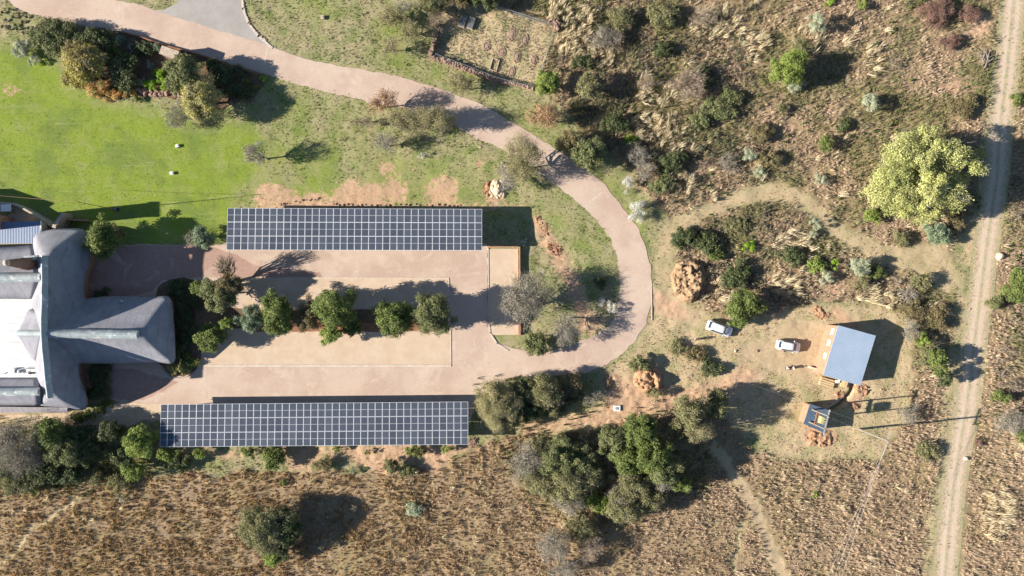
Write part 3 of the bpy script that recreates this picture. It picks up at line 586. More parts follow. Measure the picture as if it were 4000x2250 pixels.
# ================================================================ THATCHED HOUSE
house = empty('thatched_house', (*G(165, 1302).xy, 0), label='large grey thatched house with cement ridges and a white courtyard roof at the left edge', cat='house')
ho = house.location.copy()
def HP(px, py, z): return G(px, py, z) - ho
def roof_mesh(name, verts, faces, creases=(), lv=3, thick=0.32, mat=M_THATCH, parent=house, off=ho):
    me = bpy.data.meshes.new(name); me.from_pydata([tuple(G(*v) - off) for v in verts], [], faces); me.update()
    bm = bmesh.new(); bm.from_mesh(me)
    bmesh.ops.recalc_face_normals(bm, faces=bm.faces)
    if sum(f.normal.z for f in bm.faces) < 0: bmesh.ops.reverse_faces(bm, faces=bm.faces)
    cl = bm.edges.layers.float.new('crease_edge'); bm.verts.ensure_lookup_table()
    for a, b, w in creases:
        e = bm.edges.get((bm.verts[a], bm.verts[b]))
        if e: e[cl] = w
    bm.to_mesh(me); bm.free()
    o = link(name, me, mat, parent, smooth=True)
    m = o.modifiers.new('s', 'SUBSURF'); m.levels = lv; m.render_levels = lv; m.boundary_smooth = 'PRESERVE_CORNERS'
    m = o.modifiers.new('t', 'SOLIDIFY'); m.thickness = thick; m.offset = -1
    return o
RZ, EZ = 9.0, 2.7
rv = [(165,1302,RZ),(168,1150,RZ),(169,1000,RZ-.1),(340,893,EZ),(363,990,EZ),(345,1050,EZ),(327,1105,EZ),(332,1166,EZ),   # 0-7
      (228,889,EZ),(161,903,3.0),(134,918,3.2),(126,960,3.2),(124,1085,3.6),(118,1180,4.4),                                # 8-13
      (176,1430,RZ-.2),(189,1552,RZ-.5),(308,1419,EZ),(310,1470,EZ),(330,1515,EZ),(346,1565,EZ),(336,1606,EZ),(172,1596,EZ),(148,1586,3.0), # 14-22
      (140,1530,3.6),(142,1440,4.4),(130,1345,4.4),                                                                         # 23-25
      (350,1305,RZ-1.3),(538,1308,RZ-1.5),(440,1152,EZ),(585,1163,EZ),(670,1150,EZ),(683,1290,EZ-.1),(688,1425,EZ),(622,1415,EZ),(545,1416,EZ),(450,1422,EZ)] # 26-35
rf = [(2,3,4),(2,4,5,1),(1,5,6,7),(1,7,0),(2,8,3),(2,9,8),(2,10,9),(2,11,10),(2,1,12,11),(1,0,13,12),
      (0,16,14),(14,16,17,18),(14,18,15),(15,18,19),(15,19,20),(15,20,21),(15,21,22),(15,22,23),(15,23,24,14),(14,24,25,0),(0,25,13),
      (0,7,28,26),(26,28,29,27),(27,29,30),(27,30,31),(27,31,32),(27,32,33),(27,33,34,26),(26,34,35),(26,35,16,0)]
cr = [(3,4,.5),(4,5,.5),(2,3,.35),(20,21,.6),(19,20,.3),(15,20,.35),(30,31,.75),(31,32,.75),(29,30,.85),(32,33,.85),(27,30,.3),(27,32,.3),(33,34,.4),(28,29,.4),(8,3,.6),(10,2,.3),(2,1,.95),(1,0,.95),(0,14,.95),(14,15,.95),(0,26,.95),(26,27,.95),(0,7,.95),(0,16,.95)]
roof_mesh('roof', rv, rf, cr, 3)
# west wings: two ridges with valleys, meeting the main roof
roof_mesh('roof', [(-260,1085,7.6),(60,1085,7.6),(150,1085,7.6),(-260,968,3.2),(60,962,3.2),(128,955,3.2),(-260,1170,4.3),(60,1169,4.3),(128,1169,4.4)], [(0,1,4,3),(1,2,5,4),(0,6,7,1),(1,7,8,2)], [(0,1,.8),(1,2,.8),(3,4,.8),(4,5,.8),(6,7,.8),(7,8,.8),(2,5,.7),(2,8,.7)], 2)
roof_mesh('roof', [(-260,1533,6.9),(60,1533,6.9),(152,1533,6.9),(-260,1473,4.4),(60,1473,4.4),(150,1472,4.4),(-260,1584,4.6),(60,1584,4.6),(158,1584,4.5)], [(0,1,4,3),(1,2,5,4),(0,6,7,1),(1,7,8,2)], [(0,1,.8),(1,2,.8),(3,4,.8),(4,5,.8),(6,7,.8),(7,8,.8),(2,5,.7),(2,8,.7)], 2)
roof_mesh('roof', [(62,1303,6.4),(110,1303,7.6),(165,1303,8.3),(118,1190,4.5),(150,1230,6.6),(112,1395,4.5),(138,1410,4.5),(90,1245,5.0),(88,1350,5.0)], [(0,1,7),(1,3,7),(1,2,4,3),(0,8,1),(1,8,5),(1,5,6,2)], [(0,1,.9),(1,2,.9)], 2)
# cement ridge caps: arched strips laid over the ridges
def cap(pts, w, rise=0.30, parent=house, off=ho, n=8, mat=M_CAP, drop=0.52):
    P = [G(*p) - off for p in pts]; C = []
    for a, b in zip(P[:-1], P[1:]):
        k = max(1, int((b - a).length / 1.2)); C += [a.lerp(b, j / k) for j in range(k)]
    C.append(P[-1]); mb = MB(); vs = []
    for i, c in enumerate(C):
        d = (C[min(i + 1, len(C) - 1)] - C[max(i - 1, 0)]); d.z = 0; d.normalize(); u = Vector((-d.y, d.x, 0))
        jz = 0.05 * math.sin(i * 1.7)
        for j in range(n + 1):
            t = math.pi * (0.06 + 0.88 * j / n); vs.append(c + u * (w / 2 * math.cos(t) * 1.02) + Vector((0, 0, rise * math.sin(t) + jz - abs(math.cos(t)) ** 2 * drop)))
    fs = [(i * (n + 1) + j, i * (n + 1) + j + 1, (i + 1) * (n + 1) + j + 1, (i + 1) * (n + 1) + j) for i in range(len(C) - 1) for j in range(n)]
    fs += [tuple(range(n + 1)), tuple(range((len(C) - 1) * (n + 1), len(C) * (n + 1)))]
    mb.add(vs, fs); return mb.build('ridge_cap', mat, parent)
cap([(169,998,RZ+.28),(168,1150,RZ+.2),(165,1302,RZ+.1),(176,1430,RZ+.15),(190,1556,RZ-.1)], 1.05)
cap([(172,1303,RZ-.35),(350,1305,RZ-.95),(536,1309,RZ-1.05)], 1.45)
cap([(-260,1085,7.9),(60,1085,7.9),(158,1083,7.9)], 1.45); cap([(-260,1533,7.1),(60,1533,7.1),(150,1531,7.1)], 1.3); cap([(66,1303,6.8),(110,1303,7.8),(163,1303,8.5)], 1.1)
# white courtyard roof in box profile, with pipes and an air vent
def corr(name, corners, mat, pitch, amp, along, parent=None, off=Vector((0, 0, 0)), sub=24, thick=0.03, under=None):
    """corrugated sheet between four px corners (px,py,z): a,b,c,d; ribs run from edge ab to edge dc"""
    a, b, c, d = [G(*p) - off for p in corners]; L = (b - a).length; n = max(4, int(L / pitch)) * 2; m = 6; vs = []; 
    for i in range(n + 1):
        s = i / n; z = amp if i % 2 else 0
        for j in range(m + 1):
            t = j / m; p = a.lerp(b, s).lerp(d.lerp(c, s), t); vs.append((p.x, p.y, p.z + z))
    fs = [(i * (m + 1) + j, i * (m + 1) + j + 1, (i + 1) * (m + 1) + j + 1, (i + 1) * (m + 1) + j) for i in range(n) for j in range(m)]
    mb = MB(); mb.add(vs, fs); o = mb.build(name, mat, parent); md = o.modifiers.new('t', 'SOLIDIFY'); md.thickness = thick; md.offset = 0
    return o
corr('courtyard_roof', [(150,1474,4.45),(150,1160,4.35),(-260,1160,4.35),(-260,1474,4.45)], M_CORRW, 0.35, 0.035, 0, house, ho)
mb = MB(); 
for q in ((50,1448,4.8,.9,.8,.5),(70,1452,4.7,.5,.5,.4)): c = HP(q[0], q[1], q[2]); mb.box(c, (q[3], q[4], q[5]))
mb.build('roof_vent', M_WHITE, house, bevel=0.03)
for q_, r_ in (([HP(56,1447,4.8), HP(92,1440,4.75), HP(118,1440,4.7)], 0.09), ([HP(4,1462,4.7), HP(14,1456,4.7)], 0.07), ([HP(84,1458,4.7), HP(90,1452,4.9), HP(96,1460,4.7)], 0.05)): MB().tube(q_, r_).build('pipe', M_STEEL, house)
mb = MB(); mb.box(HP(116,1458,4.65), (.35,.35,.25)); mb.box(HP(128,1458,4.62), (.5,.12,.2)); mb.build('junction_box', M_DARK, house)
corr('lean_to_roof', [(-260,1585,4.35),(265,1592,4.0),(262,1612,3.5),(-260,1613,3.6)], M_CORRP, 0.20, 0.03, 0, house, ho)
corr('blue_roof', [(-260,868,3.0),(160,866,3.0),(160,950,3.15),(-260,955,3.15)], M_CORRN, 0.26, 0.035, 0, house, ho)
mb = MB(); mb.box(HP(160, 908, 3.0), (0.14, 3.9, 0.16)); mb.build('roof_edge', M_WHITE, house)
# walls under the eaves
def wall_poly(name, pts, z0, z1, mat, parent, off, th=0.25):
    mb = MB(); P = [Vector((p[0], p[1], 0)) - Vector((off.x, off.y, 0)) for p in pts]
    for a, b in zip(P[:-1], P[1:]):
        d = b - a; c = (a + b) / 2; mb.box((c.x, c.y, (z0 + z1) / 2), (d.length + th * 0.98, th, z1 - z0), math.atan2(d.y, d.x))
    return mb.build(name, mat, parent)
gp = lambda a, b, z=2.6: tuple(G(a, b, z).xy)
wall_poly('wall', [gp(140,935), gp(325,915), gp(335,985), gp(305,1100), gp(305,1190), gp(440,1175), gp(650,1175), gp(658,1400), gp(450,1400), gp(290,1395), gp(292,1470), gp(315,1560), gp(305,1580), gp(170,1575)], 0, 2.95, M_BRICK, house, ho)
wall_poly('wall', [gp(-260,1580,4), gp(262,1588,3.6), gp(262,1606,3.5), gp(-260,1607,3.5)], 0, 3.42, M_CREAM, house, ho)
wall_poly('wall', [gp(-260,872,2.9), gp(156,870,2.9), gp(156,948,2.9)], 0, 2.95, M_CREAM, house, ho)
# chimney: a tapering plastered cone with a pale pot on top
cb = HP(130, 1028, 5.4); ct = HP(22, 1030, 11.8)
mb = MB(); prof = [(4.0, 1.05), (6.0, 1.02), (7.4, 0.96), (8.2, 0.90), (8.3, 0.80), (9.6, 0.72), (9.7, 0.66), (11.2, 0.52), (11.4, 0.45)]
bx, by = (cb.x + ct.x) / 2, (cb.y + ct.y) / 2 
mb.tube([(bx + 0.02 * (z - 8), by, z) for z, r in prof], [r for z, r in prof], 20); chim = mb.build('chimney', M_CHIM, house, smooth=True)
mb = MB(); mb.tube([(bx, by, 11.35), (bx, by, 11.7), (bx, by, 11.95)], [0.50, 0.48, 0.22], 16); mb.build('chimney_pot', M_CREAM, chim, smooth=True)
mb = MB(); c = HP(118, 1008, 6.6); mb.box(c, (1.9, 0.75, 0.3), R(4)); mb.build('flashing', M_CAP, house)
# little dormer bump on the east wing and two unseen building pieces, added off frame to throw the long lawn shadow
mb = MB(); c = HP(476, 1180, 3.7); mb.tube([c, c + Vector((0.05, .3, .35))], [0.28, 0.16], 10); mb.build('roof_vent', M_CAP, house, smooth=True)
mb = MB(); c = Vector((-85.2, 10.8, 0)) - ho; mb.box((c.x, c.y, 5.4), (1.2, 2.3, 10.8)); mb.box((c.x, c.y, 10.95), (1.5, 2.6, 0.3)); mb.build('chimney', M_BRICK, house)  # unseen chimney block, added beyond the left edge for its shadow on the lawn
off = Vector((0, 0, 0))
me = bpy.data.meshes.new('roof'); vv = [(-104,9.2,2.8),(-91,9.2,2.8),(-91,16.2,2.8),(-104,16.2,2.8),(-101,12.7,7.2),(-93.6,12.7,7.2)]
me.from_pydata([tuple(Vector(v) - ho) for v in vv], [], [(0,1,5,4),(2,3,4,5),(1,2,5),(3,0,4),(3,2,1,0)]); link('roof', me, M_THATCH, house)  # unseen thatched block, added with the walls below to shade the lawn
wall_poly('wall', [(-103.5,9.6),(-91.5,9.6),(-91.5,15.8),(-103.5,15.8),(-103.5,9.6)], 0, 2.78, M_CREAM, house, ho)

# curved garden wall and stepped brick wall
def curved_wall(name, pts, z0, z1, th, mat, **k):
    P = [Vector((*P2(*p), 0)) for p in pts]; o0 = P[0].copy(); mb = MB(); L = []; Rr = []
    for i, p in enumerate(P):
        d = (P[min(i + 1, len(P) - 1)] - P[max(i - 1, 0)]).normalized(); u = Vector((-d.y, d.x, 0)) * th / 2; L.append(p + u - o0); Rr.append(p - u - o0)
    n = len(P); zt = z1 if isinstance(z1, (list, tuple)) else [z1] * n
    vs = [(v.x, v.y, z0) for v in L] + [(v.x, v.y, zt[i]) for i, v in enumerate(L)] + [(v.x, v.y, z0) for v in Rr] + [(v.x, v.y, zt[i]) for i, v in enumerate(Rr)]
    fs = []
    for i in range(n - 1): fs += [(i, i + 1, n + i + 1, n + i), (2 * n + i + 1, 2 * n + i, 3 * n + i, 3 * n + i + 1), (n + i, n + i + 1, 3 * n + i + 1, 3 * n + i)]
    fs += [(0, n, 3 * n, 2 * n), (n - 1, 3 * n - 1, 4 * n - 1, 2 * n - 1)]
    mb.add(vs, fs); o = mb.build(name, mat); o.location = o0; return tag(o, **k)
curved_wall('garden_wall', arc([(-160,790),(20,795),(85,805),(130,828),(180,858),(228,890)]), 0, 1.5, 0.3, M_CREAM, label='curved cream plastered garden wall beside the blue roof at the left edge', cat='wall')
st = empty('brick_wall', (*G(226, 862, 2).xy, 0), label='stepped face-brick wall standing on end beside the north tip of the thatch', cat='wall')
mb = MB()
for i in range(5):
    c = G(216 + i * 6.2, 884 - i * 11.5, 2.6) - st.location; mb.box((c.x, c.y, (2.9 - i * 0.12) / 2), (0.62, 0.62, 2.9 - i * 0.12), R(-14))
mb.build('pier', M_STONEP, st, bevel=0.03)
mb = MB(); c = G(285, 858, 1.5) - st.location; mb.box((c.x, c.y, 0.75), (4.4, 0.25, 1.5), R(-3)); mb.build('side_wall', M_BRICK, st)
# courtyard furniture: a white patio parasol-less table block
mb = MB(); c = G(22, 812, 1.6); mb.box((0, 0, 1.5), (1.7, 1.2, 0.12)); mb.box((0, 0, 0.75), (0.5, 0.5, 1.4)); o = mb.build('braai_stand', M_WHITE, bevel=0.03); o.location = (c.x, c.y, 0.06); tag(o, 'white outdoor stand on the cream paving inside the curved wall', 'stand')

# ================================================================ SOLAR CARPORTS
def carport(name, tl, tr, br_, bl, ncol, label, posts):
    TL, TR, BR, BL = [G(*p) for p in (tl, tr, br_, bl)]; root = empty(name, (BL.x, BL.y, 0), label=label, cat='carport', group='solar carports in the parking area'); o0 = root.location.copy()
    ux = (TR - TL); uy = (TL - BL); n = ux.cross(uy).normalized() ; n = n if n.z > 0 else -n
    W_ = ux.length / ncol; Hh_ = uy.length / 3
    def at(s, t, k=0): return (BL.lerp(BR, s)).lerp(TL.lerp(TR, s), t) + n * k - o0
    cells = []; rest = []
    ex = ux.normalized(); ey = uy.normalized()
    # template panel in local metres
    g = 0.018; fw = 0.034; cm = MB(); w, h = W_ - 2 * g, Hh_ - 2 * g
    def panel_mesh():
        bm = bmesh.new()
        def bx(x0, y0, x1, y1, z0, z1, mi):
            vs = [bm.verts.new(v) for v in ((x0,y0,z0),(x1,y0,z0),(x1,y1,z0),(x0,y1,z0),(x0,y0,z1),(x1,y0,z1),(x1,y1,z1),(x0,y1,z1))]
            for f in ((3,2,1,0),(4,5,6,7),(0,1,5,4),(1,2,6,5),(2,3,7,6),(3,0,4,7)): bm.faces.new([vs[i] for i in f]).material_index = mi
        bx(fw, fw, w - fw, h / 2 - 0.014, 0.0, 0.03, 0); bx(fw, h / 2 + 0.014, w - fw, h - fw, 0.0, 0.03, 0)
        bx(0, 0, w, fw, 0, 0.04, 1); bx(0, h - fw, w, h, 0, 0.04, 1); bx(0, fw, fw, h - fw, 0, 0.04, 1); bx(w - fw, fw, w, h - fw, 0, 0.04, 1); bx(fw, h / 2 - 0.014, w - fw, h / 2 + 0.014, 0, 0.033, 1)
        me = bpy.data.meshes.new('solar_panel'); bm.to_mesh(me); bm.free(); me.materials.append(M_CELL); me.materials.append(M_ALU); return me
    pm = panel_mesh(); rot = Matrix((ex, ey, n)).transposed().to_4x4(); cnt = 0; restM = []
    for r_ in range(3):
        for c_ in range(ncol):
            p = at(c_ / ncol, r_ / 3, 0.12) + ex * g + ey * g; M = Matrix.Translation(p) @ rot
            if cnt < 100: o = bpy.data.objects.new('solar_panel', pm); COL.objects.link(o); o.parent = root; o.matrix_local = M; cnt += 1
            else: restM.append(M)
    bm = bmesh.new()
    for M in restM:
        t = bmesh.new(); t.from_mesh(pm); t.transform(M); tm = bpy.data.meshes.new('t'); t.to_mesh(tm); t.free(); bm.from_mesh(tm); bpy.data.meshes.remove(tm)
    me = bpy.data.meshes.new('solar_panels'); bm.to_mesh(me); bm.free(); me.materials.append(M_CELL); me.materials.append(M_ALU)
    o = link('solar_panels', me, None, root); tag(o, kind='stuff')
    for t in (0.06, 0.27, 0.40, 0.60, 0.73, 0.94):
        mb = MB(); mb.tube([at(-0.002, t, 0.06), at(1.003, t, 0.06)], 0.05, 4); mb.build('purlin', M_STEEL, root)
    for i in range(posts):
        s = (i + 0.35) / (posts - 0.3); s = min(max(s, 0.01), 0.99)
        mb = MB(); mb.tube([at(s, -0.0, -0.02), at(s, 1.0, -0.02)], 0.08, 4); mb.build('rafter', M_STEEL, root)
        for t in (0.12, 0.88):
            a = at(s, t, -0.05); mb = MB(); mb.tube([(a.x, a.y, 0), a], 0.08, 8); mb.build('post', M_STEEL, root)
    return root
carport('solar_carport', (890,813,3.5), (1883,818,3.5), (1883,979,3.95), (886,977,3.95), 36, 'upper solar panel carport, thirty six panels long, beside the red soil bank', 8)
carport('solar_carport', (630,1579,3.1), (1829,1568,3.1), (1829,1736,3.55), (626,1746,3.55), 43, 'lower, longer solar panel carport between the sandy drive and the veld', 9)
# retaining wall behind the sandy strip
curved_wall('brick_wall', [(2029,960),(2031,1309)], 0, [0.75, 0.75], 0.22, M_BRICK, label='low red brick wall along the right side of the sandy strip', cat='wall')
curved_wall('brick_wall', [(1905,966),(2030,962)], 0, [0.35, 0.35], 0.2, M_BRICK, label='short red brick wall under the right end of the upper carport', cat='wall')

# ================================================================ SHED, KIOSK, TIMBER
shed = empty('brick_shed', (*G(3310, 1390).xy, 0), label='brick shed with a blue-grey corrugated roof beside the cleared sandy yard', cat='shed'); so = shed.location.copy()
RC = [(3274,1270,4.4), (3421,1311,3.1), (3361,1506,3.1), (3215,1465,4.4)]
corr('roof', [RC[3], RC[0], RC[1], RC[2]], M_CORRB, 0.22, 0.028, 0, shed, so)
a, b, c, d = [G(*p) for p in RC]
def inset(p, q, k): return p.lerp(q, k)
cen = (a + b + c + d) / 4
wa, wb, wc, wd = [p.lerp(cen, 0.05) for p in (a, b, c, d)]
mb = MB()
def wallseg(p, q, zp, zq, th=0.24):
    p = Vector((p.x, p.y, 0)) - Vector((so.x, so.y, 0)); q = Vector((q.x, q.y, 0)) - Vector((so.x, so.y, 0)); dd = (q - p).normalized(); u = Vector((-dd.y, dd.x, 0)) * th / 2
    vs = []
    for r_, z in ((p, zp), (q, zq)):
        for s_ in (1, -1):
            w_ = r_ + u * s_; vs += [(w_.x, w_.y, 0), (w_.x, w_.y, z)]
    return MB().add(vs, [(0,4,5,1),(2,3,7,6),(1,5,7,3),(0,2,6,4),(0,1,3,2),(4,6,7,5)])
for p, q, z1, z2 in ((wd, wa, 4.25, 4.25), (wa, wb, 4.2, 3.0), (wb, wc, 2.95, 2.95), (wc, wd, 3.0, 4.2)): wallseg(p, q, z1, z2).build('wall', M_BRICK, shed)
for t in (0.12, 0.36, 0.64):
    p = wa.lerp(wd, t); dd = (wd - wa).normalized(); u = Vector((dd.y, -dd.x, 0)); u = u if u.x < 0 else -u; ang = math.atan2(dd.y, dd.x)
    q = p + u * 0.14 - so; mb = MB(); mb.box((q.x, q.y, 3.0), (1.0, 0.07, 0.9), ang); f = mb.build('window', M_WHITE, shed); mb = MB(); q2 = q + u * 0.04
    mb.box((q2.x, q2.y, 3.0), (0.84, 0.02, 0.74), ang); mb.build('pane', M_WHITE, f)
p1 = G(3232, 1450, 0); p2 = G(3160, 1433, 0)
curved_wall('wing_wall', [(3210,1448),(3157,1433)], 0, [1.7, 1.3], 0.3, M_CREAM, label='short cream wing wall sticking out of the left side of the brick shed', cat='wall')
curved_wall('shed_plinth', [(3251,1275),(3206,1425)], 0, [0.35, 0.35], 0.35, M_STONEP, label='pale concrete plinth running along the left side of the brick shed', cat='plinth')
def plank_stack(px, py, rz, L, n, label, layers=3, w=0.30):
    r_ = empty('timber_stack', (*P2(px, py), 0), R(rz), label=label, cat='timber')
    for k in range(layers):
        for i in range(n - (k == layers - 1)):
            mb = MB(); mb.box(((k % 2) * 0.05, (i - n / 2) * (w + 0.06), 0.12 + k * 0.16), (L, w, 0.12), R((i * 7 + k * 5) % 3 - 1)); mb.build('plank', M_TIMBER, r_)
    mb = MB()
    for s_ in (-1, 1): mb.box((s_ * L * 0.35, 0, 0.03), (0.1, n * (w + .06), 0.06))
    mb.build('bearer', M_TIMBER, r_)
    return r_
plank_stack(3228, 1490, -17, 2.4, 4, 'left stack of pale planks by the lower corner of the brick shed')
plank_stack(3290, 1498, 72, 1.1, 3, 'small stack of short boards under the lower edge of the shed roof', 3, 0.28)
mb = MB(); mb.box((0, 0, 0.2), (0.7, 0.5, 0.4)); mb.box((0.3, 0.25, 0.42), (0.35, 0.3, 0.12), 0.4); o = mb.build('cement_bag', M_WHITE, bevel=0.06); o.location = (*P2(3268, 1490), 0.02); tag(o, 'white cement bags between the two timber stacks', 'bag')

kiosk = empty('transformer_kiosk', (*G(3188, 1635).xy, 0), label='small hut with dark blue corrugated roof under the twin power poles', cat='kiosk'); ko = kiosk.location.copy()
KC = [(3164,1577,2.7), (3240,1603,2.5), (3225,1694,2.5), (3138,1655,2.7)]
corr('roof', [KC[3], KC[2], KC[1], KC[0]], M_CORRD, 0.22, 0.06, 0, kiosk, ko)
kc = [G(*p) for p in KC]; cen = sum(kc, Vector()) / 4; kw = [p.lerp(cen, 0.12) for p in kc]; mb = MB(); so_keep = so; so = ko
for i in range(4): wallseg(kw[i], kw[(i + 1) % 4], 2.4, 2.4, 0.15).build('wall', M_BRICK, kiosk)
so = so_keep

# power structure: two poles, crossarms, transformer
hp = empty('twin_power_pole', (*P2(3190, 1625), 0), label='twin wooden poles carrying a yellow transformer above the small blue hut', cat='power pole'); h0 = hp.location.copy()
PA = Vector((*P2(3168, 1597), 0)); PB = Vector((*P2(3158, 1640), 0))
PA = G(3172, 1600, 2.6); PB = G(3160, 1648, 2.6); PA.z = PB.z = 0
H_ = 8.6
for p in (PA, PB): mb = MB(); mb.tube([p - h0, p - h0 + Vector((0, 0, H_))], [0.15, 0.10], 10); mb.build('pole', M_POLE, hp)
ax = (PA - PB).normalized(); px_ = Vector((-ax.y, ax.x, 0)); px_ = px_ if px_.x > 0 else -px_
mid = (PA + PB) / 2 - h0
mb = MB(); mb.box(mid + Vector((0, 0, 8.3)) + px_ * 0.15, (4.2, 0.16, 0.2), math.atan2(ax.y, ax.x)); mb.build('crossarm', M_STEEL, hp)
for s_ in (-1, 1):
    mb = MB(); mb.box(mid + Vector((0, 0, 5.0)) + px_ * 0.15 * s_, (2.5, 0.10, 0.16), math.atan2(ax.y, ax.x)); mb.build('platform_beam', M_RUST, hp)
for k in (-0.4, 0.4):
    mb = MB(); mb.box(mid + ax * k + px_ * 0.7 + Vector((0, 0, 4.9)), (2.2, 0.1, 0.12), math.atan2(px_.y, px_.x)); mb.build('platform_beam', M_POLE, hp)
tc_ = mid + px_ * 0.55 + Vector((0, 0, 5.7)); mb = MB(); mb.box(tc_, (1.15, 0.8, 1.0), math.atan2(ax.y, ax.x)); tr_ = mb.build('transformer', M_YELL, hp, bevel=0.06)
mb = MB()
for k in range(6): mb.box(tc_ + ax * (-0.5 + k * 0.2) + px_ * 0.5, (0.03, 0.16, 0.8), math.atan2(ax.y, ax.x))
mb.build('cooling_fin', M_YELL, tr_)
for k in (-0.4, 0, 0.4):
    mb = MB(); b_ = tc_ + ax * k + Vector((0, 0, .55)); mb.tube([b_, b_ + Vector((0, 0, .12)), b_ + Vector((0, 0, .14)), b_ + Vector((0, 0, .4))], [.07, .07, .05, .04], 8); mb.build('bushing', M_CHIM, tr_)
for k in (-1.9, -0.9, 0.9, 1.9):
    mb = MB(); b_ = mid + ax * k + px_ * 0.15 + Vector((0, 0, 8.4)); mb.tube([b_, b_ + Vector((0, 0, .1)), b_ + Vector((0, 0, .28))], [.04, .09, .05], 8); mb.build('insulator', M_STEEL, hp)
P2b = Vector((*P2(3354, 1676), 0)); p2 = empty('power_pole', P2b, label='single wooden power pole leaning out of the dry grass right of the blue hut', cat='power pole')
mb = MB(); mb.tube([(0, 0, 0), (0, 0, 9.4)], [0.19, 0.14], 10); mb.build('pole', M_POLE, p2)
dpy = Vector((0.30, 0.95, 0)).normalized(); mb = MB(); mb.box((0.1, 0, 9.0), (2.9, 0.12, 0.16), math.atan2(dpy.y, dpy.x)); mb.build('crossarm', M_POLE, p2)
ins = []
for k in (-1.3, -0.1, 1.3):
    b_ = Vector((0.1, 0, 9.08)) + dpy * k; mb = MB(); mb.tube([b_, b_ + Vector((0, 0, .1)), b_ + Vector((0, 0, .25))], [.04, .09, .05], 8); mb.build('insulator', M_STEEL, p2); ins.append(P2b + b_ + Vector((0, 0, .22)))
mb = MB(); mb.tube([(0.12, 0, 6.2), (1.6, -0.9, 0.05)], 0.02, 4); mb.build('stay_wire', M_STEEL, p2)
def wire(a, b, sag, label, r=0.009):
    a = Vector(a); b = Vector(b); pts = [a.lerp(b, t) - Vector((0, 0, sag * 4 * t * (1 - t))) - a for t in [i / 16 for i in range(17)]]
    mb = MB(); mb.tube(pts, r, 4); o = mb.build('power_line', M_STEEL); o.location = a; return tag(o, label, 'wire', 'power lines strung between the poles')
for i, (px, nm) in enumerate(((3236, 'left'), (3262, 'middle'), (3290, 'right'))):
    e = G(px, 2260, 9.4); e = ins[i] + (e - ins[i]) * 1.25; e.z = 9.4
    wire(ins[i], e, 0.4, f'{nm}most of three wires running down to the bottom edge' if nm != 'middle' else 'middle one of three wires running down to the bottom edge')
hm = hp.location + mid
for i, k in enumerate((1.9, 0.9, -1.9)):
    wire(hm + ax * k + px_ * 0.15 + Vector((0, 0, 8.65)), ins[2 - i], 0.25, ('top', 'middle', 'bottom')[i] + ' wire from the twin poles to the single pole')
far = G(2955, 1508, 8.6); fx = hm + ax * 1.5 + Vector((0, 0, 8.5)); wire(fx, far + (far - fx) * 0.9, 0.9, 'long wire running left from the twin poles over the shrubs')

